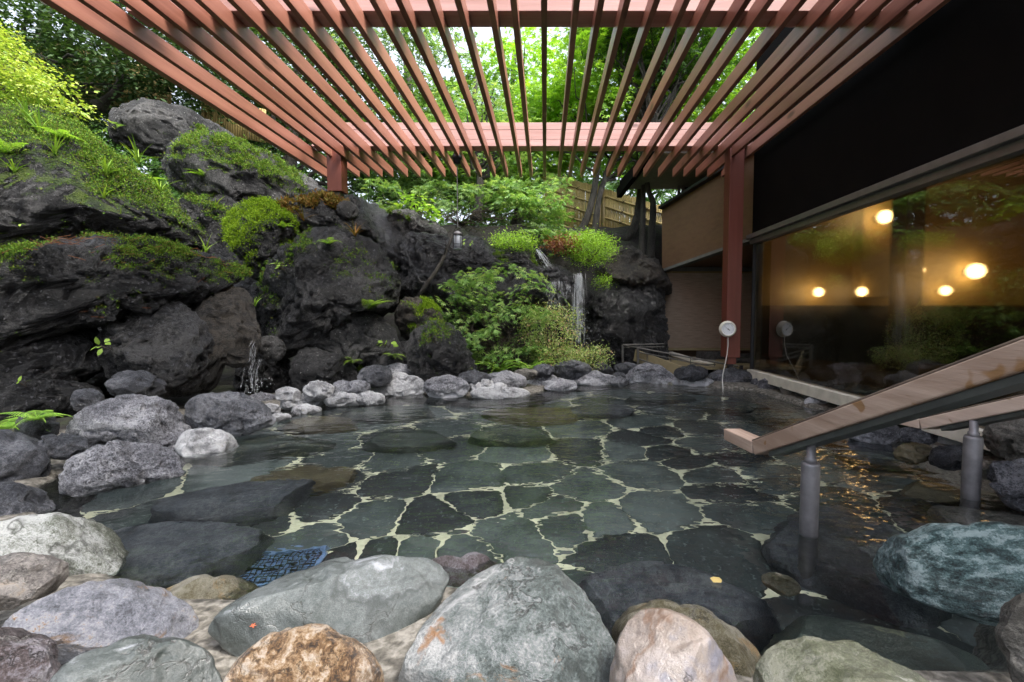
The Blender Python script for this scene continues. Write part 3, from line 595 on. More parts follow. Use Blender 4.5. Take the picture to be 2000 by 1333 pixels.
# ------------------------------------------------------------------ handrails into the pool
def handrail(label, pts, post, post_r, w=.11, h=.075):
    t = thing('handrail', label, 'handrail', (post[0], post[1], -.5), 'handrails of the pool steps'); t.location = (0, 0, 0)
    end, corner, far = [Vector(p) for p in pts]
    d = (far - corner).normalized(); up = Vector((1, 0, 0)).cross(d).normalized() if abs(d.x) < .9 else Vector((0, 0, 1))
    s = d.cross(Vector((0, 0, 1))).normalized(); up = s.cross(d)
    bm = bmesh.new(); beam(bm, corner, far, w, h); o = bmobj('wooden_rail', bm, M['rail_wood'], t, bevel=.006)
    bm = bmesh.new(); beam(bm, corner + up * (h / 2 + .004) - d * .0, far + up * (h / 2 + .004), w - .006, .007); bmobj('weathered_top', bm, M['rail_top'], o, bevel=.002)
    bm = bmesh.new(); beam(bm, corner - up * (h / 2 + .014) + d * .12, far - up * (h / 2 + .014), w * .72, .025); bmobj('metal_channel', bm, M['channel'], t, bevel=.002)
    e = (end - corner).normalized(); bm = bmesh.new(); beam(bm, corner + e * .012, end, w, h - .006); bmobj('end_piece', bm, M['rail_wood'], t, bevel=.006)
    x, y, z0, z1 = post
    bm = bmesh.new(); lathe(bm, [(post_r, -.62), (post_r, z0 - .012), (post_r * .9, z0)], 28, org=(x, y, 0)); po = bmobj('post', bm, M['steel'], t, smooth=False)
    for f in po.data.polygons: f.use_smooth = len(f.vertices) == 4
    bm = bmesh.new(); lathe(bm, [(post_r * 1.012, -.035), (post_r * 1.012, -.02)], 28, org=(x, y, 0)); bmobj('water_mark', bm, M['channel'], po, smooth=True)
    bm = bmesh.new(); lathe(bm, [(.026, z0 - .01), (.026, z0 + .02), (.02, z0 + .025), (.02, z1)], 18, org=(x, y, 0)); bmobj('support_pin', bm, M['steel'], t, smooth=True)
    return t
c1, e1 = P(1489, 875, 2.46), P(1430, 848, 2.82); f1 = P(2000, 704, 1.21); f1 = c1 + (f1 - c1) * 1.35
q = G(1579, 1042)
handrail('near wooden handrail on a steel post with brown water stains', (e1, c1, f1), (q.x, q.y, P(1581, 903, q.y).z, P(1581, 862, q.y).z), .039)
c2, e2 = P(1812, 829, 2.8), P(1744, 815, 3.05); f2 = P(2000, 790, 2.25); f2 = c2 + (f2 - c2) * 2.2
q = G(1895, 972)
handrail('farther wooden handrail by the window wall, cracked at its corner', (e2, c2, f2), (q.x, q.y, P(1897, 852, q.y).z, P(1897, 822, q.y).z), .042, w=.10, h=.066)
# ------------------------------------------------------------------ thermometer on the post
th = thing('wall_thermometer', 'round white dial thermometer on the red post with a cord into the pool', 'thermometer', (P(1421, 643, 6.57).x, 6.575, P(1421, 643, 6.57).z))
th.rotation_euler = (0, 0, R(-14))
bm = bmesh.new(); lathe(bm, [(.105, 0), (.118, .008), (.118, .02), (.104, .03), (.10, .085), (.095, .092), (.088, .092), (.086, .078)], 40, 'Y'); bmobj('housing', bm, M['white_enamel'], th, smooth=True)
bm = bmesh.new(); lathe(bm, [(.086, .074), (.086, .0795)], 40, 'Y'); di = bmobj('dial', bm, M['dial'], th)
bm = bmesh.new()
for k in range(31):
    a = R(225 - k * 9); r0 = .066 if k % 5 else .058; w = .0012 if k % 5 else .002
    p0 = Vector((math.cos(a) * r0, -.081, math.sin(a) * r0)); p1 = Vector((math.cos(a) * .075, -.081, math.sin(a) * .075)); beam(bm, p0, p1, w, .002, (0, 1, 0))
bmobj('scale_marks', bm, M['ink'], di)
bm = bmesh.new(); a = R(142); u = Vector((math.cos(a), 0, math.sin(a))); beam(bm, Vector((0, -.083, 0)) - u * .022, Vector((0, -.083, 0)) + u * .062, .003, .002, (0, 1, 0)); lathe(bm, [(.008, .081), (.008, .087)], 14, 'Y'); beam(bm, Vector((0, -.083, 0)) - u * .03, Vector((0, -.083, 0)) - u * .012, .009, .002, (0, 1, 0)); bmobj('needle', bm, M['ink'], th)
bm = bmesh.new(); inv = Matrix.Rotation(R(14), 4, 'Z') @ Matrix.Translation(-th.location)
cp = [P(1422, 659, 6.53), P(1422, 675, 6.52), P(1420, 694, 6.5), P(1416, 712, 6.45), P(1412, 730, 6.4), P(1411, 745, 6.35), G(1412, 760) + Vector((0, 0, .003)), G(1412, 764) - Vector((0, 0, .2))]
tube(bm, [inv @ p for p in cp], .006, 6); bmobj('probe_cord', bm, M['cord'], th, smooth=True)
# ------------------------------------------------------------------ hanging lantern
LY = 6.62; lx = P(894, 460, LY).x
ln = thing('hanging_lantern', 'small silver caged lantern hanging on a thin rod from the pergola', 'lantern', (lx, LY, 0))
zc, zt, zb = P(894, 312, LY).z, P(894, 446, LY).z, P(894, 488, LY).z
bm = bmesh.new(); lathe(bm, [(.02, .0), (.06, -.02), (.075, -.05), (.06, -.085), (.02, -.09)][::-1], 20, org=(0, 0, zc + .08)); lathe(bm, [(.05, -.11), (.058, 0), (.035, .07), (.03, .09)], 20, org=(0, 0, zc + .05)); bmobj('ceiling_canopy', bm, M['dark_iron'], ln, smooth=True)
bm = bmesh.new(); tube(bm, [(0, 0, zc), (0, 0, zt + .01)], .006, 8); bmobj('rod', bm, M['steel'], ln)
bm = bmesh.new()
for sx in (-1, 1): tube(bm, [(0, 0, zt + .03), (sx * .03, 0, zt + .01), (sx * .068, 0, zt - .06), (sx * .07, 0, zt - .085)], .004, 6)
bmobj('bail', bm, M['dark_iron'], ln)
bm = bmesh.new(); lathe(bm, [(.055, zt - .10), (.066, zt - .095), (.066, zt - .075), (.05, zt - .06), (.03, zt - .05), (.012, zt - .04)], 24); bmobj('cap', bm, M['steel'], ln, smooth=True)
bm = bmesh.new(); lathe(bm, [(.045, zb + .03), (.055, zb + .045), (.055, zt - .101)], 24); bmobj('glass_jar', bm, M['lantern_glass'], ln, smooth=True)
bm = bmesh.new()
for k in range(6):
    a = k * math.pi / 3 + .3; x, y = math.cos(a) * .066, math.sin(a) * .066; tube(bm, [(x, y, zb + .02), (x, y, zt - .085)], .0035, 6)
for z in (zb + .075, zb + .03):
    tube(bm, [(math.cos(t * math.pi / 12) * .067, math.sin(t * math.pi / 12) * .067, z) for t in range(25)], .0045, 6, False)
bmobj('cage', bm, M['dark_iron'], ln)
bm = bmesh.new(); lathe(bm, [(.05, zb), (.062, zb + .004), (.062, zb + .026), (.05, zb + .029)], 24); bmobj('base', bm, M['lantern_glass'], ln, smooth=True)
# ------------------------------------------------------------------ rocks
_perm = rng.permutation(4096); _grad = rng.normal(size=(4096, 3)); _grad /= np.linalg.norm(_grad, axis=1)[:, None]
def nz(p):
    """gradient noise of an (n,3) array, about -1..1"""
    i = np.floor(p).astype(int); f = p - i; u = f * f * f * (f * (f * 6 - 15) + 10); out = np.zeros(len(p))
    for dx in (0, 1):
        for dy in (0, 1):
            for dz in (0, 1):
                h = _perm[(_perm[(_perm[(i[:, 0] + dx) & 4095] + i[:, 1] + dy) & 4095] + i[:, 2] + dz) & 4095]
                g = (_grad[h] * (f - (dx, dy, dz))).sum(1)
                w = (u[:, 0] if dx else 1 - u[:, 0]) * (u[:, 1] if dy else 1 - u[:, 1]) * (u[:, 2] if dz else 1 - u[:, 2]); out += w * g
    return out * 1.5
def fbm(p, oct=5, gain=.5, ridged=False):
    a, s, o = 1.0, 0.0, np.zeros(len(p)); t = 0
    for k in range(oct):
        n = nz(p * 2 ** k + 17.3 * k); o += a * ((1 - 2 * np.abs(n)) if ridged else n); t += a; a *= gain
    return o / t
_ico = {}
def ico(sub):
    if sub not in _ico:
        b = bmesh.new(); bmesh.ops.create_icosphere(b, subdivisions=sub, radius=1); b.verts.ensure_lookup_table()
        _ico[sub] = (np.array([v.co for v in b.verts]), np.array([[v.index for v in f.verts] for f in b.faces])); b.free()
    return _ico[sub]
def outline(o):
    if isinstance(o, list): return o
    x0, y0, x1, y1 = o; mx, my = (x1 - x0) * .04, (y1 - y0) * .05; x0, y0, x1, y1 = x0 - mx, y0 - my, x1 + mx, y1; r = np.random.default_rng(int(x0 * 7 + y0 * 13) % 9999); n = 14; pts = []
    ph = r.uniform(0, 6.28)
    for k in range(n):
        a = 2 * math.pi * k / n; q = 1 + r.uniform(-.05, .05); c, s = math.cos(a), math.sin(a)
        e = 2.0 / 2.5; pts.append(((x0 + x1) / 2 + (x1 - x0) / 2 * q * math.copysign(abs(c) ** e, c), (y0 + y1) / 2 + (y1 - y0) / 2 * q * math.copysign(abs(s) ** e, s)))
    return pts
def blades(name, pos, nrm, size, mat, parent, k=3, spread=.8):
    n = len(pos); pos = np.repeat(pos, k, 0); nr = np.repeat(nrm, k, 0); sz = np.repeat(size, k) * rng.uniform(.6, 1.2, n * k)
    d = nr + rng.normal(0, spread, (n * k, 3)); d /= np.linalg.norm(d, axis=1)[:, None]
    s = np.cross(d, rng.normal(size=(n * k, 3))); s /= np.linalg.norm(s, axis=1)[:, None] + 1e-9
    b = pos + rng.normal(0, 1, (n * k, 3)) * (sz * .5)[:, None]
    V = np.stack([b - s * (sz * .28)[:, None], b + s * (sz * .28)[:, None], b + d * sz[:, None]], 1).reshape(-1, 3)
    return link(name, npmesh(name, V, [np.arange(len(V)).reshape(-1, 3)]), mat, parent)
ROCKS = {}
def rock(label, out, mat, Y=None, thick=.7, sub=5, amp=.10, moss=0.0, tufts=0, tmat='moss', seed=None, z=None, dep=0.0, group=None, name='boulder',
         cat='boulder', full=.72, facets=5, size=.02, mlo=.35, fine=.022, rib=0.0, cuts=4, cutr=(.72, .9), fit=True):
    """a stone whose silhouette from the path follows an outline, with a real thickness and weathered relief"""
    seed = seed if seed is not None else len(ROCKS) * 3 + 1; r = np.random.default_rng(seed)
    px = np.array(outline(out), float); c2 = px.mean(0)
    if Y is None:
        base = G(c2[0], px[:, 1].max(), z or 0.0); d0 = base.y; wpx = np.ptp(px[:, 0]); Y = d0 + .35 * wpx / FPX * d0
    c = P(c2[0], c2[1], Y); w = (c - CAM).normalized(); ri = w.cross(Vector((0, 0, 1))).normalized(); up = ri.cross(w)
    ab = []
    for x, y in px:
        d = ray(x, y); q = CAM + d * ((c - CAM).dot(w) / d.dot(w)) - c; ab.append((q.dot(ri), q.dot(up)))
    ab = np.array(ab); th = np.arctan2(ab[:, 1], ab[:, 0]); o = np.argsort(th); th, rr = th[o], np.hypot(ab[o, 0], ab[o, 1])
    g = np.linspace(-math.pi, math.pi, 181)[:-1]; rad = np.interp(g, th, rr, period=2 * math.pi)
    ker = np.exp(-np.linspace(-2, 2, 9) ** 2); ker /= ker.sum(); rad = np.convolve(np.concatenate([rad[-4:], rad, rad[:4]]), ker, 'valid')
    v, f = ico(sub); S_ = float(np.median(rad))
    tv = np.arctan2(v[:, 2], v[:, 0]); R_ = np.interp(tv, g, rad, period=2 * math.pi); s = np.hypot(v[:, 0], v[:, 2]) ** full
    dep_ = thick * S_ * np.sign(v[:, 1]) * np.abs(v[:, 1]) ** .85
    L = np.stack([R_ * s * np.cos(tv), dep_, R_ * s * np.sin(tv)], 1)
    for k in range(facets):                                   # broken faces
        n = r.normal(size=3); n[1] = -abs(n[1]) - .5; n /= np.linalg.norm(n); h = L @ n; lim = h.max() * r.uniform(.66, .85); L -= np.outer(np.maximum(0, h - lim) * .8, n)
    for k in range(cuts):                                     # broken faces that also break the outline
        n = r.normal(size=3); n /= np.linalg.norm(n); h = L @ n; lim = h.max() * r.uniform(*cutr); L -= np.outer(np.maximum(0, h - lim) * .85, n)
    off = r.uniform(0, 90, 3); q = L / S_ + off; nr = v.copy()
    disp = amp * (.8 * fbm(q * 1.7, 4) + .75 * fbm(q * 2.3 + 40, 6, .55, True) + .5 * fbm(q * 5 + 11, 5, .6) - .2)
    if rib: disp += rib * fbm(np.stack([q[:, 0] * 1.2, q[:, 1] * 2, q[:, 2] * 9 + q[:, 0] * 2.5], 1), 3)
    L = L + nr * (disp * S_)[:, None] + nr * (fine * (fbm(L * 9 + off, 5, .65) - 1.1 * sstep((nz(L * 13 + off) - .12) / .3)))[:, None]
    if fit:                                                   # stretch back to the outline after the breaking
        b = ((np.arctan2(L[:, 2], L[:, 0]) + math.pi) / (2 * math.pi) * 48).astype(int) % 48; q = np.hypot(L[:, 0], L[:, 2]); mx = np.zeros(48); np.maximum.at(mx, b, q)
        tg = np.interp((np.arange(48) + .5) / 48 * 2 * math.pi - math.pi, g, rad, period=2 * math.pi); k = np.clip(tg / np.maximum(mx, 1e-3), .75, 1.5); k3 = (np.roll(k, 1) + 2 * k + np.roll(k, -1)) / 4
        kk = np.interp(np.arctan2(L[:, 2], L[:, 0]), (np.arange(48) + .5) / 48 * 2 * math.pi - math.pi, k3, period=2 * math.pi); L[:, 0] *= kk; L[:, 2] *= kk
    A = np.array([ri, w, up]); Wd = L @ A
    me = npmesh(name, Wd, [f], True)
    nv = np.zeros(len(Wd) * 3, np.float32); me.vertices.foreach_get('normal', nv); nv = nv.reshape(-1, 3)
    mm = np.zeros(len(Wd))
    if moss: mm = sstep((nv[:, 2] - mlo + .25) / .5) * sstep((fbm((Wd + np.array(c)) * 1.6 + 5, 5, .6) + moss - .45) / .22)
    at = me.attributes.new('moss', 'FLOAT', 'POINT'); at.data.foreach_set('value', (mm * .85).astype(np.float32))
    wz = Wd[:, 2] + c.z; dd = np.clip(dep * np.exp(-np.maximum(wz, 0) / .16), 0, 1) if dep else np.zeros(len(Wd))
    at = me.attributes.new('deposit', 'FLOAT', 'POINT'); at.data.foreach_set('value', dd.astype(np.float32))
    ob = link(name, me, M[mat], None, c); tag(ob, label, cat, group)
    if tufts and moss:
        p = mm * (nv @ -np.array(w) > -.3); 
        if p.sum() > 1:
            i = r.choice(len(Wd), tufts, p=p / p.sum()); e = rng.normal(0, .018, (tufts, 3))
            blades('moss', Wd[i] + e, nv[i] + (0, 0, .5), rng.uniform(size * .6, size * 1.4, tufts), M[tmat], ob)
    ROCKS[label] = (ob, Wd + np.array(c), nv); return ob
LB = dict(sub=6, cuts=16, cutr=(.6, .86), full=.6, fine=.035, group='lava boulders of the rock garden')
rock('huge flat-topped black boulder with moss and pine needles at left', [(-170,560),(-60,520),(0,498),(60,482),(150,464),(250,470),(350,482),(430,490),(465,508),(484,540),(470,575),(420,585),(380,600),(330,590),(250,610),(150,645),(60,680),(0,715),(-170,760)], 'lava', 4.5, .95, amp=.13, moss=.48, tufts=17600, size=.014, mlo=.45, **{**LB, 'sub': 7})
rock('black rock in the hollow at the left edge above the small round stones', [(-150,760),(0,740),(120,745),(210,760),(200,800),(110,830),(0,850),(-150,850)], 'lava', 3.9, .8, amp=.15, **LB)
rock('deep black rock closing the hollow under the huge boulder', [(60,640),(260,600),(420,590),(440,700),(420,770),(260,790),(60,800)], 'wet_black', 5.4, .5, amp=.12, **LB)
rock('dark mossy rock bridging the wide slope boulder and the tall mossy one', [(330,400),(440,380),(500,420),(500,560),(430,560),(360,500)], 'lava', 6.9, .7, amp=.12, moss=.5, tufts=5500, **LB)
rock('black broken boulder under the left end of the huge flat-topped one', [(-160,660),(0,640),(120,620),(210,650),(225,700),(180,740),(100,785),(0,800),(-160,820)], 'lava', 4.15, .8, amp=.15, **LB)
rock('black rough boulder with a tiny fern growing from its crack', [(190,640),(260,600),(350,590),(400,630),(412,700),(390,772),(300,778),(215,745)], 'lava', 4.55, .7, amp=.15, **LB)
rock('brown curved boulder beside the small spring', [(375,570),(430,560),(482,560),(500,620),(505,680),(498,712),(440,715),(412,770),(378,775),(372,700),(360,640)], 'lava_brown', 4.95, .7, amp=.10, **LB)
rock('wide black mossy slope boulder at far left', [(-200,260),(-60,190),(40,190),(130,225),(205,290),(270,335),(330,380),(380,425),(425,455),(432,490),(350,500),(250,490),(150,480),(0,520),(-200,560)], 'lava', 6.0, .75, amp=.12, moss=.8, tufts=30800, size=.020, mlo=.1, **{**LB, 'sub': 7})
rock('tall boulder with bright moss running down its face', [(432,440),(455,405),(500,390),(545,395),(585,425),(592,475),(580,540),(545,575),(505,562),(482,515),(450,480)], 'lava', 6.2, .8, amp=.12, moss=.74, tufts=11000, tmat='moss_bright', size=.020, mlo=.05, **{**LB, 'sub': 7})
rock('large black boulder overhanging a brown underside, left of the lantern', [(505,560),(560,480),(620,446),(690,452),(745,485),(778,540),(792,585),(770,610),(700,618),(650,645),(600,688),(560,700),(520,690),(505,630)], 'lava', 6.1, .85, amp=.15, moss=.42, tufts=5000, mlo=.4, **{**LB, 'sub': 7})
rock('mossy boulder with a pale lichen crest under the pergola edge', [(295,300),(330,268),(420,262),(490,288),(565,325),(640,372),(655,425),(570,445),(480,425),(440,455),(385,410),(330,360)], 'lava_grey', 7.2, .8, amp=.14, moss=.6, tufts=19800, size=.020, mlo=.2, **{**LB, 'sub': 7})
rock('lichen spotted grey boulder beneath the bamboo fence', [(205,225),(255,196),(330,203),(400,232),(470,275),(490,310),(400,315),(300,305),(230,285)], 'lava_grey', 8.1, .8, amp=.12, moss=.22, tufts=2640, **LB)
rock('dark boulder with dry orange grass right below the left post', [(540,400),(600,393),(680,408),(740,455),(765,505),(700,470),(620,455),(560,430)], 'lava', 6.6, .8, amp=.12, moss=.34, tufts=4840, tmat='moss_rust', size=.04, **LB)
rock('grey boulder sloping down to the left of the maple shrub', [(595,655),(640,618),(715,608),(770,640),(785,700),(720,708),(650,692),(605,676)], 'lava_grey', 5.9, .8, amp=.10, moss=.15, tufts=660, **LB)
rock('squat pale grey boulder with a green moss patch at its top', [(565,715),(585,682),(640,688),(690,715),(706,748),(640,762),(578,762)], 'lava_grey', 5.6, .8, amp=.09, moss=.12, tufts=1100, tmat='moss_bright', **LB)
rock('upright dark boulder at the left foot of the maple shrub', [(786,690),(800,650),(840,625),(885,632),(915,680),(932,725),(885,745),(840,752),(803,728)], 'lava', 6.0, .7, amp=.17, moss=.32, tufts=900, **LB)
rock('white wedge shaped stone beside the small spring', [(503,662),(540,658),(556,672),(545,705),(533,716),(515,695)], 'lava_grey', 5.3, .8, sub=5, amp=.12, group=LB['group'])
rock('black wet boulder behind the wedge stone at the spring', [(470,700),(560,700),(590,730),(585,770),(520,780),(470,780)], 'wet_black', 5.75, .8, amp=.14, **LB)
rock('broad glistening black rock face below the hanging lantern', [(735,470),(790,440),(870,465),(960,478),(1040,498),(1090,520),(1110,560),(1100,620),(1040,650),(900,640),(800,600),(755,540)], 'wet_black', 7.9, .55, amp=.15, moss=.22, tufts=1500, **{**LB, 'sub': 7})
rock('wet black ledge carrying the waterfall lip', [(1010,530),(1060,520),(1115,532),(1150,545),(1162,575),(1150,600),(1090,590),(1030,590),(990,570)], 'wet_black', 7.75, .9, amp=.12, **LB)
rock('black hollow rock to the right of the waterfall', [(1145,560),(1190,530),(1250,530),(1290,545),(1298,640),(1296,740),(1200,745),(1100,730),(1080,640),(1120,600)], 'wet_black', 8.6, .5, amp=.15, **{**LB, 'sub': 7})
rock('dim brown rock shelf under the tree roots by the wooden panel', [(1165,500),(1215,478),(1260,500),(1310,540),(1318,580),(1260,565),(1200,560),(1160,535)], 'lava_brown', 8.8, .8, amp=.13, moss=.2, tufts=1100, **LB)
rock('grey slab rock behind the lantern rod', [(735,440),(775,410),(830,430),(880,460),(860,485),(800,480),(750,475)], 'lava_grey', 8.0, .7, amp=.12, moss=.3, tufts=2640, **LB)
rock('small round dark stone resting under the left post', [(657,400),(690,398),(702,415),(690,428),(665,424)], 'lava_grey', 6.5, .8, sub=4, amp=.08, group=LB['group'])
rock('tan lump of rock supporting the left post foot', [(630,395),(655,388),(676,395),(672,420),(640,422)], 'lava_brown', 6.75, .8, sub=5, amp=.1, group=LB['group'])
rock('mossy stump like boulder between lantern branch and maple shrub', [(770,590),(810,580),(850,600),(868,640),(850,680),(800,670),(775,640)], 'lava_brown', 6.6, .8, amp=.12, moss=.5, tufts=3960, tmat='moss_bright', size=.018, **LB)
rock('deep shadowed rock behind the spring between the two big boulders', [(420,470),(500,480),(560,560),(560,700),(480,720),(420,640)], 'wet_black', 6.9, .6, amp=.12, **LB)
rock('dark boulder filling the slope behind the tall mossy one', [(560,380),(680,380),(800,470),(800,620),(700,640),(580,560)], 'wet_black', 7.6, .6, amp=.12, **LB)
rock('low dark boulder in the hollow behind the edge stones under the ferns', [(690,690),(760,670),(830,690),(850,735),(780,755),(700,745)], 'lava', 6.15, .7, amp=.1, moss=.2, tufts=880, **LB)
E = dict(group='stones edging the hot pool', name='edge_stone', cat='stone', amp=.09, cuts=6)
for lab, o, mat, kw in [
 ('oval black wet stone lying on top of the left bank under the boulders', [(203,750),(225,730),(265,724),(300,733),(328,752),(325,768),(280,774),(215,770)], 'edge_dark', dict(Y=4.05)),
 ('small black stone left below the oval black one', (138, 762, 202, 806), 'edge_dark', dict(Y=3.75)),
 ('round dark stone beside the low fern at far left', (32, 808, 112, 862), 'edge_dark', dict(Y=3.1)),
 ('dark rounded stone in front of the round one at far left', (74, 850, 172, 897), 'edge_dark', dict(Y=2.85)),
 ('big dark blue grey rock cut by the left picture edge', [(-70,850),(0,838),(50,848),(92,890),(98,930),(80,955),(0,960),(-70,960)], 'edge_dark', dict(Y=2.7)),
 ('large pale grey boulder streaked white on the left bank', [(120,862),(140,812),(200,785),(290,774),(345,790),(362,820),(380,862),(350,880),(240,876),(150,880)], 'edge_grey', dict(Y=3.35, dep=.5, sub=6)),
 ('speckled blue grey boulder dipping into the water on the left', [(113,950),(130,900),(180,874),(270,866),(335,876),(362,905),(366,935),(330,958),(240,975),(140,990)], 'edge_grey', dict(Y=2.72, dep=.45, sub=6)),
 ('bluish dark stone at left just above the greenish white boulder', [(-60,960),(0,942),(55,950),(100,975),(112,1005),(80,1030),(0,1030),(-60,1030)], 'edge_dark', dict(Y=2.25, dep=.4)),
 ('rough dark grey stone with white foot between pale boulder and spring', [(357,800),(375,775),(430,768),(490,775),(530,800),(542,830),(500,842),(440,850),(375,845)], 'edge_dark', dict(Y=3.75, dep=1.0, sub=6)),
 ('flat whitish stone at the water below the rough dark grey one', (345, 842, 460, 912), 'edge_white', dict(Y=3.35)),
 ('flat grey stone wetted by the small spring', (482, 770, 545, 794), 'edge_grey', dict(dep=.5)),
 ('small white stone beneath the flat spring stone', (508, 790, 548, 812), 'edge_white', {}),
 ('low white stone lapped by the water right of the rough dark one', (527, 808, 568, 826), 'edge_white', {}),
 ('round white stone right of the spring', (538, 758, 587, 785), 'edge_white', dict(z=.1)),
 ('white stone between the round white one and the waterline', (548, 780, 598, 803), 'edge_white', {}),
 ('big knobbly white stone below the squat pale boulder', (594, 746, 651, 783), 'edge_white', dict(z=.1)),
 ('leaning pale slab in front of the knobbly white stone', (588, 762, 637, 796), 'edge_white', {}),
 ('flat white plate at the waterline with a dark foot', (570, 792, 627, 812), 'edge_white', {}),
 ('blue tinted stone right of the knobbly white stone', (649, 745, 690, 775), 'edge_grey', dict(z=.1, dep=.5)),
 ('pale grey stone tucked behind the blue tinted one', (675, 745, 722, 773), 'edge_grey', dict(z=.12)),
 ('long tilted white stone at the waterline', (633, 769, 704, 799), 'edge_white', {}),
 ('low pale stone joining the long tilted one to the large white slab', (690, 768, 752, 794), 'edge_white', {}),
 ('dark banded stone below the bright little ferns', (701, 716, 765, 757), 'edge_dark', dict(z=.15)),
 ('pale cap stone above the dark banded stone', (711, 705, 752, 724), 'edge_grey', dict(z=.28)),
 ('grey stone tucked under the upright dark boulder', (748, 712, 806, 740), 'edge_grey', dict(z=.2)),
 ('large smooth white slab on the back edge', (720, 735, 837, 777), 'edge_white', dict(sub=6)),
 ('domed blue grey stone at the back edge', (830, 737, 914, 781), 'edge_grey', dict(dep=.9)),
 ('dark stone tucked under the maple shrub, left of the fern', (895, 727, 958, 752), 'edge_dark', dict(z=.14)),
 ('small pitted white stone beside the domed one', (914, 742, 965, 773), 'edge_white', {}),
 ('broad grey stone in front of the arching fern', (946, 728, 1031, 763), 'edge_grey', dict(z=.04, dep=.6)),
 ('low white stone at the waterline before the arching fern', (917, 757, 1034, 784), 'edge_white', {}),
 ('small tan stone peeking behind the broad grey one', (1003, 722, 1049, 742), 'edge_brown', dict(z=.15)),
 ('small dark stone right of the arching fern', (1040, 713, 1082, 738), 'edge_dark', dict(z=.16)),
 ('medium grey stone right of the broad one', (1030, 730, 1088, 760), 'edge_grey', dict(dep=.8)),
 ('big dark grey boulder under the azalea', (1081, 707, 1154, 741), 'edge_dark', dict(z=.1, dep=.3)),
 ('long flat grey stone at the waterline below the azalea', (1114, 731, 1208, 756), 'edge_grey', dict(dep=.6)),
 ('dark pointed stone at the right end of the azalea', [(1150,735),(1158,718),(1172,707),(1188,714),(1200,728),(1196,736),(1172,737)], 'edge_dark', dict(Y=7.3)),
 ('dark tilted stone in front of the first railing post', (1199, 711, 1250, 731), 'edge_dark', dict(z=.12)),
 ('small dark stone left of the cracked boulder', (1196, 728, 1222, 748), 'edge_dark', {}),
 ('flat stone at the waterline between the medium grey and the long flat one', (1062, 742, 1126, 766), 'edge_grey', dict(dep=.5)),
 ('low dark stone at the waterline left of the cracked boulder', (1192, 738, 1226, 757), 'edge_dark', dict(dep=.3)),
 ('cracked blue grey boulder before the railing with crusted foot', [(1216,748),(1222,728),(1245,714),(1275,712),(1302,722),(1322,740),(1316,754),(1270,757)], 'edge_grey', dict(Y=6.9, dep=.8, sub=6)),
 ('dark grey stone below the end of the railing', (1318, 716, 1383, 744), 'edge_dark', dict(z=.1)),
 ('low crusted stone at the waterline left of the thermometer cord', (1312, 738, 1394, 758), 'edge_grey', dict(dep=1.0)),
 ('dark rough rock under the red post where the cord hangs', (1384, 724, 1474, 756), 'edge_dark', dict(dep=.6)),
 ('small lump between the red post and the window wall', (1466, 740, 1502, 760), 'edge_dark', dict(dep=.5)),
 ('low grey stone at the far end of the window sill', (1480, 738, 1545, 768), 'edge_grey', dict(dep=.3)),
 ('brown grey flat stone along the window sill', (1525, 744, 1602, 780), 'edge_brown', {}),
 ('knobbly beige stone along the window sill', (1562, 744, 1626, 790), 'edge_brown', {}),
 ('smooth green grey stone against the window sill', (1606, 754, 1732, 792), 'slate', dict(z=.08)),
 ('small pale stone below the knobbly beige one', (1572, 776, 1618, 797), 'edge_grey', dict(dep=.9)),
 ('small black stone in front of the green grey one', (1614, 774, 1644, 797), 'edge_dark', dict(dep=.5)),
 ('grey speckled stone partly behind the near handrail', (1638, 778, 1720, 812), 'edge_grey', dict(dep=.5)),
 ('brown speckled stone between the two handrails', (1800, 788, 1890, 826), 'edge_brown', dict(z=.05)),
 ('large brown streaked boulder right of the farther handrail post', [(1918,860),(1925,832),(1960,816),(2010,818),(2060,840),(2070,890),(2010,905),(1950,895)], 'edge_brown', dict(Y=2.75, sub=6, rib=.03)),
 ('grey cobble behind the farther handrail post', (1890, 812, 1965, 868), 'edge_grey', dict(z=.08)),
 ('white crusted rock at the right picture edge', [(1960,930),(1968,905),(2000,895),(2060,900),(2070,950),(2010,965),(1975,955)], 'edge_grey', dict(Y=2.35, dep=1.0)),
 ('dark low stone below the near handrail by the mortar', (1660, 828, 1760, 872), 'edge_dark', dict(dep=.7)),
 ('dark flat stone between near handrail and farther post', (1745, 836, 1842, 874), 'edge_dark', dict(dep=.5)),
 ('white crusted stone left of the farther post', (1830, 846, 1900, 884), 'edge_grey', dict(dep=1.0)),
 ('brown half sunk stone below the dark flat one', (1748, 868, 1822, 905), 'step_brown', dict(Y=2.9)),
 ('dark half sunk stone left of the farther post', (1815, 872, 1900, 918), 'edge_dark', dict(Y=2.72)),
 ('dark wet stone under the large brown streaked boulder', [(1930,905),(1990,905),(2060,960),(2060,1010),(1990,1000),(1945,960)], 'edge_dark', dict(Y=2.3)),
 ]:
    k = dict(E); k.update(kw); k.setdefault('thick', .8); rock(lab, o, mat, **k)
Fg = dict(group='foreground stones', name='foreground_stone', cat='stone', amp=.05, sub=6, fine=.006)
def fg(lab, o, mat, zc, thick=.7, **kw):
    px = np.array(outline(o), float); c = px.mean(0); o = [tuple(q) for q in c + (px - c) * 1.06]; k = dict(Fg); k.update(kw)
    rock(lab, o, mat, Y=G(c[0], c[1], zc).y, thick=thick, **k)
fg('greenish white fissured boulder at the left edge of the near bank', [(-80,1040),(0,1022),(70,1010),(150,1015),(205,1030),(240,1060),(245,1100),(228,1150),(150,1170),(40,1165),(-80,1160)], 'green_white', .08, .8, amp=.08)
fg('grey brown oblong stone below the fissured boulder', [(-90,1100),(0,1090),(70,1086),(115,1095),(134,1115),(110,1150),(50,1175),(0,1192),(-90,1210)], 'grey_brown', .2, .8)
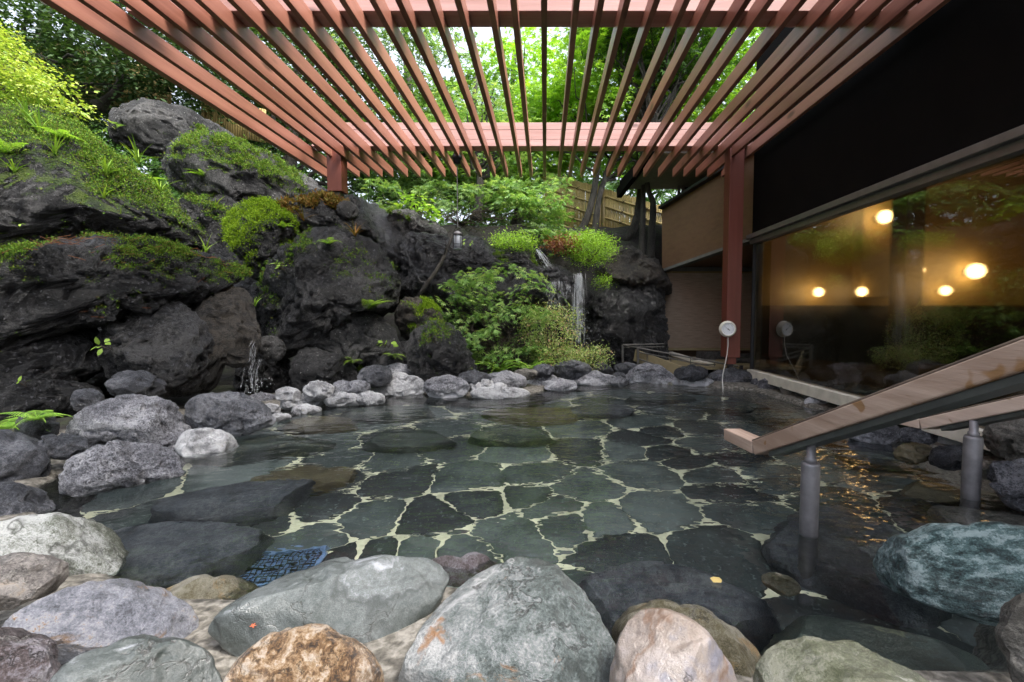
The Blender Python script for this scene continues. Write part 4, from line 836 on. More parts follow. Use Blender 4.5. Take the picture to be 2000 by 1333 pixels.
fg('broad rust and blue streaked flat rock at lower left', [(0,1225),(60,1185),(130,1155),(200,1138),(280,1145),(345,1168),(388,1215),(385,1262),(300,1290),(180,1290),(80,1275)], 'rust_blue', .14, .6, rib=.02)
fg('dark reddish rock in the lower left corner', [(-90,1240),(0,1228),(60,1240),(110,1290),(100,1400),(-90,1400)], 'dark_red', .25, .8)
fg('grey green stone at the bottom edge beside the corner rock', [(100,1330),(140,1290),(220,1262),(310,1250),(370,1258),(420,1300),(430,1400),(120,1410)], 'slate', .16, .8)
fg('smooth cracked grey slate slab with a tiny red leaf on it', [(412,1215),(450,1185),(530,1140),(610,1112),(700,1098),(780,1090),(840,1094),(866,1120),(865,1155),(845,1190),(800,1230),(760,1275),(700,1285),(560,1290),(470,1290),(430,1265)], 'slate', .09, .5, amp=.03, facets=3)
fg('glossy orange brown stone at the bottom edge', [(440,1340),(470,1290),(520,1248),(590,1230),(660,1242),(715,1270),(742,1315),(735,1390),(600,1420),(450,1410)], 'orange', .26, .8, amp=.05)
fg('large pale conical boulder with orange flecks in the bottom middle', [(785,1345),(800,1290),(835,1225),(890,1160),(950,1115),(1010,1090),(1060,1100),(1110,1140),(1150,1190),(1185,1250),(1200,1310),(1180,1420),(980,1440),(800,1420)], 'cone', .16, .75, amp=.04, facets=4)
fg('brown green wet stone behind the beige one', [(1190,1240),(1205,1205),(1260,1183),(1330,1185),(1400,1210),(1455,1245),(1490,1280),(1480,1330),(1380,1340),(1230,1320)], 'brown_green', .04, .6)
fg('smooth beige pink stone with rusty creases at the bottom edge', [(1192,1340),(1205,1280),(1228,1225),(1260,1197),(1310,1200),(1370,1235),(1415,1285),(1440,1345),(1420,1430),(1300,1440),(1200,1420)], 'beige', .22, .8, amp=.03, facets=3)
fg('mottled olive stone at the bottom edge right of the beige one', [(1480,1320),(1500,1275),(1550,1256),(1620,1258),(1720,1285),(1800,1320),(1850,1365),(1800,1430),(1600,1440),(1490,1410)], 'green', .16, .7, amp=.04)
fg('big teal streaked schist boulder on the right', [(1706,1110),(1725,1068),(1790,1042),(1880,1030),(1980,1030),(2080,1040),(2120,1120),(2100,1230),(1990,1245),(1900,1230),(1830,1205),(1760,1180),(1720,1150)], 'teal', .06, .7, amp=.05, rib=.035, facets=4)
fg('grey upright stone at the lower right picture edge', [(1955,1215),(1970,1175),(2010,1160),(2070,1170),(2090,1300),(2040,1360),(1985,1345),(1965,1280)], 'edge_brown', .22, .8)
fg('rust brown sunken stone in front of the slate slab', [(300,1165),(350,1140),(420,1130),(480,1145),(510,1175),(480,1210),(400,1225),(330,1200)], 'brown_green', -.03, .6)
fg('small dark stone wedged between slate slab and conical boulder', [(840,1100),(900,1092),(960,1100),(980,1125),(920,1160),(860,1150)], 'dark_red', -.04, .5)
fg('small amber stone at the foot of the near handrail post', [(1490,1130),(1530,1125),(1560,1150),(1545,1190),(1510,1180)], 'brown_green', -.05, .5)
# sunken stones and steps
def sunk(lab, x, y, w, h, mat, z, rz=0, ht=.5, name='sunken_stone', group='sunken stones of the pool', amp=.08, cat='stone', seed=0, flat=.6, sub=5):
    c = UW(x, y, z + 0.0); v, f = ico(sub); r = np.random.default_rng(seed + int(x)); q = v * 1.3 + r.uniform(0, 50, 3)
    s = np.hypot(v[:, 0], v[:, 1]) ** flat; a = np.arctan2(v[:, 1], v[:, 0])
    rad = 1 + .16 * fbm(np.stack([np.cos(a) * 1.2 + x, np.sin(a) * 1.2, 0 * a], 1), 3)
    L = np.stack([rad * s * np.cos(a) * w / 2, rad * s * np.sin(a) * h / 2, np.sign(v[:, 2]) * np.abs(v[:, 2]) ** .5 * ht / 2], 1)
    L += v * (amp * min(w, h) * fbm(q * 1.4, 5))[:, None]
    for k in range(9):
        n = r.normal(size=3); n[2] = abs(n[2]) * .5; n /= np.linalg.norm(n); hh = L @ n; lim = hh.max() * r.uniform(.68, .9); L -= np.outer(np.maximum(0, hh - lim) * .85, n)
    L[:, 2] -= ht / 2
    o = link(name, npmesh(name, L, [f], True), M[mat], None, c); o.rotation_euler = (0, 0, R(rz)); tag(o, lab, cat, group)
for k in [
 ('dark boulder sunk beside the greenish white boulder', 330, 1050, .85, .8, 'step_blue', -.2, 20, .4),
 ('sunken grey boulder below the speckled blue grey boulder', 455, 960, .95, .5, 'step_blue', -.17, 20, .4),
 ('long brown sunken stone left of the paving', 570, 925, .8, .5, 'step_brown', -.3, 15, .4),
 ('dark sunken stone under the pale left bank', 520, 862, 1.1, .55, 'step', -.12, 25, .45),
 ('reddish sunken stone before the white edge stones', 630, 820, .9, .5, 'step_brown', -.14, 10, .4),
 ('dark sunken stone before the large white slab', 760, 800, 1.1, .6, 'step', -.16, 0, .4),
 ('big flat topped sunken stone left of the middle', 790, 852, .95, .55, 'step', -.24, 5, .3),
 ('pale flat topped sunken stone in the middle', 1000, 842, 1.05, .5, 'step', -.24, 0, .3),
 ('wide brown sunken stone near the back edge', 1040, 806, 1.2, .7, 'step_brown', -.24, 0, .35),
 ('grey sunken stone near the back edge below the azalea', 1165, 796, .9, .6, 'step_blue', -.22, 0, .3),
 ('dark sunken stone under the cracked boulder', 1280, 775, 1.1, .6, 'step', -.18, 0, .35),
 ('green grey sunken stone where the cord enters', 1440, 790, .9, .6, 'step', -.14, -10, .4),
 ('dark sunken stone near the window wall', 1510, 808, .8, .6, 'step', -.16, -20, .35),
 ('sunken slab beside the window bank', 1590, 835, .7, .6, 'step', -.2, -30, .3),
 ('dark sunken stone before the green grey edge stone', 1690, 850, .7, .45, 'step_blue', -.12, -30, .35),
 ('flat brown stone lying under water by the farther post', 1865, 958, .66, .28, 'step_brown', -.05, -28, .2),
 ('dark sunken stone above the golden reflections', 1720, 885, .6, .35, 'step', -.10, -20, .3),
 ('grey stone under water at the foot of the farther post', 1960, 1010, .6, .4, 'edge_brown', -.05, -20, .3),
 ]: sunk(*k)
ST = dict(group='stone steps into the pool', name='step_slab', cat='step', amp=.03, flat=.35, sub=6)
sunk('wide blue grey step slab under water holding a yellow leaf', 1305, 1150, .92, .52, 'step_blue', -.2, -6, .3, **ST)
sunk('large dark step slab between the two handrails', 1655, 1060, .80, 1.05, 'step_blue', -.28, -10, .3, **ST)
sunk('dark green wet step slab with pale veins below the schist', 1735, 1275, .80, .42, 'step', -.02, -14, .3, **ST)
# blue tiled drain on the pool floor
c = UW(545, 1108, -.49); dg = thing('drain_grate', 'small blue grate on the pool floor behind the slate slab', 'grate', c, rotz=R(10))
M['tray'] = plain('tray', (.09, .15, .26), .4, var=.5, scale=40)
bm = bmesh.new()
for i in range(15): box(bm, (-.16 + i * .0225, -.131, .0), (-.156 + i * .0225, .131, .006))
for i in range(12): box(bm, (-.163, -.128 + i * .0225, .0065), (.163, -.124 + i * .0225, .011))
bmobj('grate_bars', bm, M['dark_iron'], dg)
bm = bmesh.new(); box(bm, (-.185, -.15, -.02), (.185, .15, -.004)); bmobj('tray', bm, M['tray'], dg)
bm = bmesh.new(); [box(bm, a, b) for a, b in (((-.185, -.15, 0), (-.165, .15, .02)), ((.165, -.15, 0), (.185, .15, .02)), ((-.164, -.15, 0), (.164, -.132, .02)), ((-.164, .132, 0), (.164, .15, .02)))]; bmobj('rim', bm, M['tray'], dg)
# ------------------------------------------------------------------ leaves
def star(lobes, wid=.10, notch=.22):
    """maple leaf: one kite per lobe around a shared centre; unit length along +Y"""
    V = [(0, 0, 0)]; F = []
    for a, l in lobes:
        a = R(a); t = (math.sin(a) * l, math.cos(a) * l, -.12 * l); m = (math.sin(a) * l * .42, math.cos(a) * l * .42, .02); s = (math.cos(a) * wid * (.6 + .4 * l), -math.sin(a) * wid * (.6 + .4 * l))
        i = len(V); V += [(m[0] + s[0], m[1] + s[1], .03), t, (m[0] - s[0], m[1] - s[1], .03)]; F.append((0, i, i + 1, i + 2))
    return np.array(V, float), np.array(F)
MAPLE7 = star([(-128, .5), (-82, .78), (-40, .95), (0, 1.05), (40, .95), (82, .78), (128, .5)])
MAPLE5 = star([(-95, .65), (-46, .9), (0, 1.05), (46, .9), (95, .65)], .15)
MAPLE3 = star([(-70, .8), (0, 1.0), (70, .8)], .2)
OVAL = (np.array([(0, 0, 0), (.26, .35, .03), (.2, .72, .0), (0, 1, -.06), (-.2, .72, .0), (-.26, .35, .03)], float), np.array([(0, 1, 2, 5), (5, 2, 3, 4)]))
OVAL1 = (np.array([(0, 0, 0), (.26, .5, .02), (0, 1, -.05), (-.26, .5, .02)], float), np.array([(0, 1, 2, 3)]))
def leaves(name, pos, nrm, size, tpl, mat, parent=None, loc=None, droop=None):
    """one mesh of leaves: at pos, facing nrm, pointing along droop (or at random)"""
    n = len(pos); nrm = nrm / (np.linalg.norm(nrm, axis=1)[:, None] + 1e-9)
    d = rng.normal(size=(n, 3)) if droop is None else droop + rng.normal(0, .35, (n, 3))
    x = np.cross(d, nrm); x /= np.linalg.norm(x, axis=1)[:, None] + 1e-9; y = np.cross(nrm, x)
    tv, tf = tpl; size = np.broadcast_to(size, (n,))[:, None, None]
    V = pos[:, None, :] + size * (tv[None, :, 0, None] * x[:, None] + tv[None, :, 1, None] * y[:, None] + tv[None, :, 2, None] * nrm[:, None])
    F = (tf[None] + (np.arange(n) * len(tv))[:, None, None]).reshape(-1, tf.shape[1])
    return link(name, npmesh(name, V.reshape(-1, 3), [F]), mat, parent, loc)
def sprays(cs, rad, per, tilt=.25, thick=.05, size=.07, out=None):
    """flat tiers of leaves: centres cs, radii rad -> positions, normals, directions, sizes"""
    Pp, N, Dd = [], [], []
    for c, r in zip(cs, rad):
        k = max(3, int(per * rng.uniform(.7, 1.3))); a = rng.uniform(0, 2 * math.pi, k); q = np.sqrt(rng.uniform(0, 1, k)) * r * (1 + .35 * np.sin(a * 3 + rng.uniform(0, 6)))
        t = rng.normal(0, tilt, 2); ex = rng.uniform(.7, 1.4)
        x, y = np.cos(a) * q * ex, np.sin(a) * q / ex
        z = rng.normal(0, thick, k) + x * t[0] + y * t[1] - .35 * q * q / max(r, .01)
        Pp.append(np.stack([x, y, z], 1) + c); n = rng.normal(0, .33, (k, 3)); n[:, 2] += 1; n[:, 0] -= t[0]; n[:, 1] -= t[1]; n[:, :2] += np.stack([x, y], 1) / max(r, .01) * .35; N.append(n)
        Dd.append(np.stack([x, y, -.35 * r * np.ones(k)], 1) / max(r, .01))
    p = np.concatenate(Pp); return p, np.concatenate(N), np.concatenate(Dd), size * rng.uniform(.65, 1.25, len(p))
def branch_path(a, b, n=6, wob=.08):
    a, b = Vector(a), Vector(b); L = (b - a).length
    return [a.lerp(b, i / n) + (Vector(rng.normal(0, wob * L / 3, 3)) if 0 < i < n else Vector()) for i in range(n + 1)]
def tree(name, label, trunk, r0, crown, n, per, size, tpl, mat, group='garden trees', rad=(.45, .9), limbs=14, cat='tree', shell=.35):
    """trunk: path; crown: (centre, radii) ellipsoids filled with tiers of leaves hung on limbs"""
    t = thing(name, label, cat, trunk[0], group); o = np.array(trunk[0])
    pts = [Vector(p) - Vector(trunk[0]) for p in trunk]
    sm = []
    for i in range(len(pts) - 1):
        for k in range(4):
            p0, p1, p2, p3 = pts[max(i-1, 0)], pts[i], pts[i+1], pts[min(i+2, len(pts)-1)]; u = k / 4
            sm.append(.5 * ((2 * p1) + (p2 - p0) * u + (2 * p0 - 5 * p1 + 4 * p2 - p3) * u * u + (3 * p1 - p0 - 3 * p2 + p3) * u ** 3))
    sm.append(pts[-1]); m = len(sm)
    bm = bmesh.new(); tube(bm, sm, [r0 * (1 + .5 * math.exp(-i * 1.2)) * (1 - .6 * i / m) for i in range(m)], 12)
    bm.verts.ensure_lookup_table()
    for v in bm.verts: v.co += v.co.normalized() * .0 + Vector((1, 1, 0)) * (r0 * .22 * noise.noise(v.co * 5))
    bmobj('trunk', bm, M['bark'], t, smooth=True)
    cs, rd = [], []
    for c, rr in crown:
        for _ in range(n // len(crown)):
            d = rng.normal(size=3); d /= np.linalg.norm(d); q = rng.uniform(shell, 1) ** .5
            cs.append(np.array(c) + d * q * np.array(rr) - o); rd.append(rng.uniform(*rad))
    cs = np.array(cs); bm = bmesh.new()
    for c in cs[rng.permutation(len(cs))[:limbs]]:
        z = min(max(c[2] * .55, pts[-1].z * .3), pts[-1].z); k = min(range(m), key=lambda i: abs(sm[i].z - z)); p = branch_path(sm[k], c, 7, .12); tube(bm, p, [r0 * .38 * (1 - i / 8.5) for i in range(8)], 6)
    bmobj('limbs', bm, M['bark'], t, smooth=True)
    p, nn, dd, s = sprays(cs, rd, per, size=size); leaves('crown', p, nn, s, tpl, M[mat], t, droop=dd)
    return t
# trees behind the pool
def gp(px, py, Yd, dz=0):
    p = P(px, py, Yd); return (p.x, p.y, p.z + dz)
T = tree
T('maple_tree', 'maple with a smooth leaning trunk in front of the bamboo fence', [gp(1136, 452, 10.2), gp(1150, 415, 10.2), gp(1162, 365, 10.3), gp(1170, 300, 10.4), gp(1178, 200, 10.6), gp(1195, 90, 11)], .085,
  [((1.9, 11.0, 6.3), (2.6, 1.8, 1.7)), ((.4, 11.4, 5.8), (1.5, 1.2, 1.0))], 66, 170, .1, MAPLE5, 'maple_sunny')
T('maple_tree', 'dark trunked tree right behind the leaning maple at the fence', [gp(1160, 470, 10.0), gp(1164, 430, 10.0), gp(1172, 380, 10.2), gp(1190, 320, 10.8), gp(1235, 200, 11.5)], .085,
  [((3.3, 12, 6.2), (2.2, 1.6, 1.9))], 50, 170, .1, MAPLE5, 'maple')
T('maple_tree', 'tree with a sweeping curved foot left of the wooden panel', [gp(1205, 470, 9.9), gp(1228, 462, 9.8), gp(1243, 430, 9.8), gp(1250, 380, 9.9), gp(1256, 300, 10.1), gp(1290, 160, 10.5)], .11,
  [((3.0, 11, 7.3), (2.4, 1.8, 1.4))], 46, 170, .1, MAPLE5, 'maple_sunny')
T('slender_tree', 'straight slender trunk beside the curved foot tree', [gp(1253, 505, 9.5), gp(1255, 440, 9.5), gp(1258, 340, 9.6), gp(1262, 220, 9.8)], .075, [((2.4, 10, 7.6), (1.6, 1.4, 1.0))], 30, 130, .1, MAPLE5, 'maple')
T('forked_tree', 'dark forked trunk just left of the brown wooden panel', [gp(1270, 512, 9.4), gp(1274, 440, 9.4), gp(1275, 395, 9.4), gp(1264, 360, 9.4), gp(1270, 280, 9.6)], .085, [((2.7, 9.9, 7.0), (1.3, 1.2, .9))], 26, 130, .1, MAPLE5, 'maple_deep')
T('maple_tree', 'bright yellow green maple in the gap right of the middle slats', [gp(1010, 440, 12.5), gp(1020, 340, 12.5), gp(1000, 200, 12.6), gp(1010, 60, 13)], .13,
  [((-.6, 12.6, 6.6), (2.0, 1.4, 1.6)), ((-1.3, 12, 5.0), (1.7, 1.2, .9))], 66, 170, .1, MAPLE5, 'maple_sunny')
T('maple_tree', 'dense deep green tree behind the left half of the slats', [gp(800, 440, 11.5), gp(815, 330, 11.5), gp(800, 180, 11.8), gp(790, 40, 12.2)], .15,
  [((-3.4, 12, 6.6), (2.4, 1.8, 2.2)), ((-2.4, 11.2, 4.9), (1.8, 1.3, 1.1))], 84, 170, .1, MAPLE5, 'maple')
T('maple_tree', 'pale leaved maple whose sprays hang in the left middle gap', [gp(930, 430, 9.6), gp(938, 350, 9.6), gp(925, 250, 9.7), gp(930, 150, 9.9)], .09,
  [((-1.3, 9.8, 4.9), (1.2, .9, .9))], 30, 60, .085, MAPLE7, 'maple_light')
T('dark_tree', 'dark evergreen with a crooked trunk before the left bamboo fence', [gp(192, 208, 8.9), gp(215, 192, 8.9), gp(236, 170, 8.9), gp(236, 140, 8.9), gp(232, 90, 9.0), gp(240, 20, 9.1)], .09,
  [((-8.4, 9.2, 6.6), (2.4, 1.6, 1.5)), ((-9.8, 9.4, 5.5), (1.6, 1.2, 1.2)), ((-7.3, 8.8, 6.2), (1.4, 1.0, .9))], 110, 170, .10, OVAL1, 'evergreen')
T('dark_tree', 'tall dark evergreen filling the upper left corner', [(-11.5, 10.5, 2.6), (-11.4, 10.5, 5), (-11.2, 10.6, 8)], .2, [((-11, 10.8, 7.6), (3.2, 1.8, 3.0))], 100, 170, .12, OVAL1, 'evergreen')
T('dark_tree', 'dark evergreen above the lichen spotted boulder behind the pergola edge', [(-5.9, 10.6, 2.6), (-5.8, 10.6, 4.5), (-5.6, 10.7, 7)], .17, [((-5.6, 10.8, 5.6), (2.2, 1.4, 2.4))], 80, 170, .11, OVAL1, 'evergreen')
T('dark_tree', 'broad dark evergreen behind the middle of the pergola edge at left', [(-8.3, 11.6, 3), (-8.3, 11.6, 5), (-8.1, 11.7, 8)], .17, [((-8.2, 11.8, 7.2), (2.6, 1.4, 2.8))], 90, 170, .12, OVAL1, 'evergreen')
for (x, y, h, lab, mat) in ((-9.0, 4.2, 6.5, 'tall evergreen on the left slope beside the pool, outside the photo', 'evergreen'), (-8.6, .6, 6.0, 'maple on the left slope opposite the window wall', 'maple'), (-8.8, -3.2, 6.5, 'evergreen on the left slope nearest the path', 'evergreen')):
    zb = float(ground_z([x], [y])[0]); T('slope_tree', lab, [(x, y, zb), (x + .1, y, zb + h * .5), (x + .3, y, zb + h)], .18, [((x + .3, y, zb + h * .72), (2.2, 2.0, h * .36))], 60, 100, .11, MAPLE5, mat)
# far wood: one mass of leaves on the hill behind
k = 11000; fx = rng.uniform(-26, 10, k); fy = rng.uniform(15, 20, k); ft = 3.2 + 3.6 * (.5 + .5 * np.sin(fx * .9) * np.cos(fx * .37 + 1)); fz = 2.0 + rng.uniform(0, 1, k) ** .8 * (ft + 1.6)
p = np.stack([fx, fy, fz], 1); o = leaves('far_wood', p, rng.normal(0, .6, (k, 3)) + (0, -.5, .8), rng.uniform(.25, .5, k), MAPLE5, M['maple_deep']); tag(o, kind='stuff')
# maple sprays hanging over the rock face
def sprayplant(name, label, cat, spots, Yr, rad, per, size, tpl, mat, root, group=None, stem='stem', tilt=.3):
    t = thing(name, label, cat, root, group); cs = []; o = np.array(root)
    for x, y in spots: cs.append(np.array(P(x, y, rng.uniform(*Yr))) - o)
    bm = bmesh.new()
    for c in cs: tube(bm, branch_path((0, 0, 0), c, 6, .22), [.007 * (1 - i / 8) for i in range(7)], 5)
    bmobj(stem, bm, M['twig'], t, smooth=True)
    rd = [rng.uniform(*rad) for _ in cs]; p, n, d, s = sprays(np.array(cs), rd, per, tilt, .03, size); leaves('foliage', p, n, s, tpl, M[mat], t, droop=d)
    return t
def grid(x0, y0, x1, y1, n, fn=None):
    out = []
    while len(out) < n:
        x, y = rng.uniform(x0, x1), rng.uniform(y0, y1)
        if fn is None or fn((x - x0) / (x1 - x0), (y - y0) / (y1 - y0)): out.append((x, y))
    return out
sprayplant('maple_bough', 'green maple bough arching over the black rock face behind the lantern', 'maple', grid(720, 350, 1100, 425, 34, lambda u, v: v < .75 + .2 * math.sin(u * 9)) + grid(960, 400, 1110, 465, 10, lambda u, v: v < u + .35), (8.3, 9.2), (.22, .42), 34, .085, MAPLE7, 'maple', gp(900, 440, 9.1), 'maples behind the pool')
sprayplant('maple_bough', 'pale sunlit maple tips below the slats left of the bamboo fence', 'maple', grid(975, 350, 1095, 400, 16) + [(1080, 460), (1110, 470), (1135, 476), (1050, 448)], (8.2, 8.6), (.18, .34), 30, .085, MAPLE7, 'maple_light', gp(1040, 440, 9.0), 'maples behind the pool')
sprayplant('broad_leaf_bush', 'dark green bush in front of the left part of the bamboo fence', 'bush', grid(1030, 385, 1095, 450, 12), (9.4, 9.9), (.15, .3), 60, .08, OVAL, 'maple_deep', gp(1070, 460, 9.7))
sprayplant('broad_leaf_bush', 'drooping sprig of pointed leaves left of the lantern', 'bush', [(815, 385), (830, 400), (845, 412), (800, 395), (825, 425)], (8.0, 8.2), (.12, .22), 22, .10, OVAL, 'fern', gp(800, 420, 8.3))
# maple shrub in the middle of the back bank
def shr(u, v): return (u - .52) ** 2 / .25 + (v - .55) ** 2 / .28 < 1
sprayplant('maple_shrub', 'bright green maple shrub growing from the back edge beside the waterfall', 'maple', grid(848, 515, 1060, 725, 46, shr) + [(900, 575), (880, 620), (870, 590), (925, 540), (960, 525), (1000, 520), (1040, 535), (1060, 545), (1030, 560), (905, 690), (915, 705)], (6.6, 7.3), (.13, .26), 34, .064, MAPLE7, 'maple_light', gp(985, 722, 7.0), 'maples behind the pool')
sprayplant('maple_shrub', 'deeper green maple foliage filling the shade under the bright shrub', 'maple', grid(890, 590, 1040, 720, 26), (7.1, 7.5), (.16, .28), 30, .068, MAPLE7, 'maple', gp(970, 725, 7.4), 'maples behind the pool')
def bush(name, label, cat, c, rad, n, per, size, tpl, mat, stems=14, group=None, up=.6, sp=.06):
    """clump of small leaf rosettes on fine stems; c is the foot, rad the half sizes"""
    t = thing(name, label, cat, c, group); d = rng.normal(size=(n, 3)); d /= np.linalg.norm(d, axis=1)[:, None]; q = rng.uniform(.35, 1, n) ** .5
    lump = 1 + .3 * fbm(d * 1.8 + rng.uniform(0, 50), 3)
    cs = d * (q * lump)[:, None] * np.array(rad) + (0, 0, rad[2] * .9)
    cs = cs[cs[:, 2] > -.02]; p = np.repeat(cs, per, 0) + rng.normal(0, sp, (len(cs) * per, 3)); nn = rng.normal(0, .6, p.shape) + (0, -.15, up)
    bm = bmesh.new()
    for e in cs[rng.permutation(len(cs))[:stems]]: tube(bm, branch_path((0, 0, 0), e, 4, .1), [.008, .007, .006, .004, .002], 4)
    bmobj('stem', bm, M['twig'], t); leaves('foliage', p, nn, size * rng.uniform(.6, 1.3, len(p)), tpl, M[mat], t); return t
az = dict(tpl=OVAL1, group='azaleas by the waterfall')
bush('azalea', 'azalea bush with pinkish tips directly in front of the waterfall', 'azalea', gp(1075, 690, 7.15), (.52, .4, .42), 300, 14, .036, mat='azalea', **az)
bush('azalea', 'low azalea spilling over the dark grey boulder', 'azalea', gp(1095, 722, 6.95), (.42, .3, .2), 170, 14, .034, mat='azalea', **az)
bush('azalea', 'azalea sprig leaning out to the right over the edge stones', 'azalea', gp(1150, 716, 6.95), (.36, .25, .15), 130, 13, .034, mat='azalea', **az)
cv = dict(group='bright ground cover on the waterfall rock')
bush('ground_cover', 'bright yellow green ground cover left of the waterfall top', 'ground cover', gp(1003, 492, 8.0), (.40, .35, .17), 260, 14, .034, OVAL1, 'cover', up=1, **cv)
bush('ground_cover', 'bright green cushion of ground cover right of the waterfall top', 'ground cover', gp(1152, 512, 8.1), (.46, .5, .26), 420, 14, .036, OVAL1, 'cover', up=1, **cv)
bush('ground_cover', 'small green tuft hanging below the right cushion by the waterfall', 'ground cover', gp(1178, 556, 8.0), (.13, .12, .06), 50, 12, .032, OVAL1, 'cover', up=1, **cv)
bush('ground_cover', 'darker grass like cover between the maple trunk and the bright cushion', 'ground cover', gp(1115, 474, 9.2), (.7, .4, .07), 200, 12, .06, OVAL1, 'grass_leaf', up=.3, **cv)
bush('dead_fern', 'patch of rust brown dead fronds above the waterfall', 'dead fern', gp(1103, 488, 8.0), (.30, .22, .09), 100, 12, .05, OVAL1, 'dead_leaf', up=.2)
sprayplant('yellow_bush', 'sunlit yellow green bush at the far left under the evergreens', 'bush', grid(-60, 45, 165, 222, 75, lambda u, v: u < .25 + .8 * v and v < .62 + .4 * u + .2), (5.9, 6.8), (.14, .30), 75, .05, OVAL, 'yellow_leaf', gp(0, 235, 6.5))
# ferns, tufts and sprigs
def frond(L, lift, a, bend, w=.16, n=16):
    """one fern frond from the origin: midrib curve with paired pinnae"""
    V, F = [], []; ca, sa = math.cos(a), math.sin(a)
    for i in range(n + 1):
        u = i / n; r = L * u * math.cos(lift * (1 - .5 * u)); z = L * (math.sin(lift) * u - bend * u * u); c = np.array([ca * r, sa * r, z]); pw = L * w * math.sin(math.pi * min(1, .12 + .88 * u) ** .8) * (1 - .3 * u) + .004
        t = np.array([-sa, ca, 0]); g = np.array([ca, sa, .1]) * L / n * .42
        for s in (-1, 1):
            k = len(V); tip = c + t * s * pw + g * 1.6 - np.array([0, 0, pw * .25]); V += [c - g, c + g, tip + g * .5, tip - g * .3]; F.append((k, k + 1, k + 2, k + 3) if s > 0 else (k + 3, k + 2, k + 1, k))
        if i: 
            k = len(V); V += [pv - t * .003, pv + t * .003, c + t * .002, c - t * .002]; F.append((k, k + 1, k + 2, k + 3))
        pv = c
    return V, F
def fern(label, loc, n, L, mat='fern', lift=(.5, 1.1), bend=(.35, .8), face=None, w=.16, group='ferns', name='fern', rotspread=math.pi):
    t = thing(name, label, 'fern', loc, group); 
    for i in range(n):
        a = (face + rng.uniform(-rotspread, rotspread)) if face is not None else 2 * math.pi * i / n + rng.uniform(-.3, .3)
        V, F = frond(L * rng.uniform(.65, 1.1), rng.uniform(*lift), a, rng.uniform(*bend), w); link('frond', npmesh('frond', V, [np.array(F)]), M[mat], t)
    return t
def tuft(label, loc, n, L, mat='grass_leaf', w=.012, spread=.7, group='grass tufts on the mossy slope', name='grass_tuft'):
    t = thing(name, label, 'grass tuft', loc, group); V, F = [], []
    for i in range(n):
        a = rng.uniform(0, 6.28); l = L * rng.uniform(.5, 1.1); e = rng.uniform(.15, spread); d = np.array([math.cos(a), math.sin(a), 0]); s = np.array([-d[1], d[0], 0]) * w * rng.uniform(.6, 1.2); k = len(V)
        for j in range(5):
            u = j / 4; c = d * l * (e * u + .25 * u * u) + np.array([0, 0, l * (u - .45 * e * u * u * 1.6)]); q = s * (1 - u * .92); V += [c - q, c + q]
        F += [(k + 2 * j, k + 2 * j + 1, k + 2 * j + 3, k + 2 * j + 2) for j in range(4)]
    link('blades', npmesh('blades', V, [np.array(F)]), M[mat], t); return t
def sprig(label, loc, n, L, mat='fern_pale', name='sprig', group='small leafy sprigs on the rocks'):
    t = thing(name, label, 'plant', loc, group); a = rng.uniform(0, 6.28, n); d = np.stack([np.cos(a) * .8, -abs(np.sin(a)) * .5 - .15, rng.uniform(.0, .7, n)], 1)
    leaves('foliage', d * L * rng.uniform(.3, .9, (n, 1)), rng.normal(0, .4, (n, 3)) + (0, -.6, .8), L * rng.uniform(.35, .6, n), OVAL, M[mat], t, droop=d)
    bm = bmesh.new()
    for v in d[:min(n, 6)]: tube(bm, [(0, .02, -.03), tuple(v * L * .5)], .003, 4)
    bmobj('stem', bm, M['twig'], t); return t
def on(px, py, Yguess, names=None):
    """where the view ray through this pixel meets a rock (nearest rock vertex along it)"""
    d = ray(px, py); best = None
    for lab, (ob, W_, nv) in ROCKS.items():
        if names and names not in lab: continue
        r = W_ - np.array(CAM); t = r[:, 1] / d.y; q = np.abs(r - t[:, None] * np.array(d)).max(1); m = (q < .05) & (nv[:, 1] < .4)
        if m.any():
            i = np.where(m)[0][np.argmin(r[m, 1])]
            if best is None or r[i, 1] < best[0]: best = (r[i, 1], W_[i])
    return tuple(best[1]) if best is not None else tuple(P(px, py, Yguess))
fern('arching fern with long fronds at the back edge below the maple shrub', gp(978, 728, 6.75), 13, .62, bend=(.55, .95), lift=(.8, 1.25), w=.10)
fern('low bushy yellow green fern right of the arching one', gp(1035, 722, 6.8), 15, .5, mat='fern', bend=(.4, .7), lift=(.5, .9), w=.14)
fern('pale fern on the grey boulder left of the maple shrub', on(725, 603, 6.2), 7, .34, mat='fern_pale', face=-.8, rotspread=1.2, bend=(.3, .6), w=.22)
fern('fern cushion at the far left edge beside the round dark stone', gp(8, 836, 3.05), 12, .24, mat='fern', w=.3, lift=(.5, 1.0), bend=(.5, .8))
fern('fern frond draped over the round dark stone at left', gp(72, 818, 3.0), 9, .2, mat='fern', w=.3, lift=(.5, 1.0), bend=(.5, .8))
fern('small bright fern at the foot of the grey boulder', on(695, 703, 5.7), 8, .24, mat='fern_pale', face=-1.6, rotspread=1.4, w=.25)
fern('tiny bright fern beside the upright dark boulder', on(775, 700, 5.9), 8, .24, mat='fern_pale', face=-1.6, rotspread=1.4, w=.25)
fern('fern with narrow fronds on the far left slope under the yellow bush', gp(30, 205, 6.0), 8, .5, mat='grass_leaf', w=.14, bend=(.3, .5))
fern('broad green fern between the pergola edge and the slope rocks', gp(250, 255, 7.6), 7, .5, mat='maple', w=.25, lift=(.2, .6))
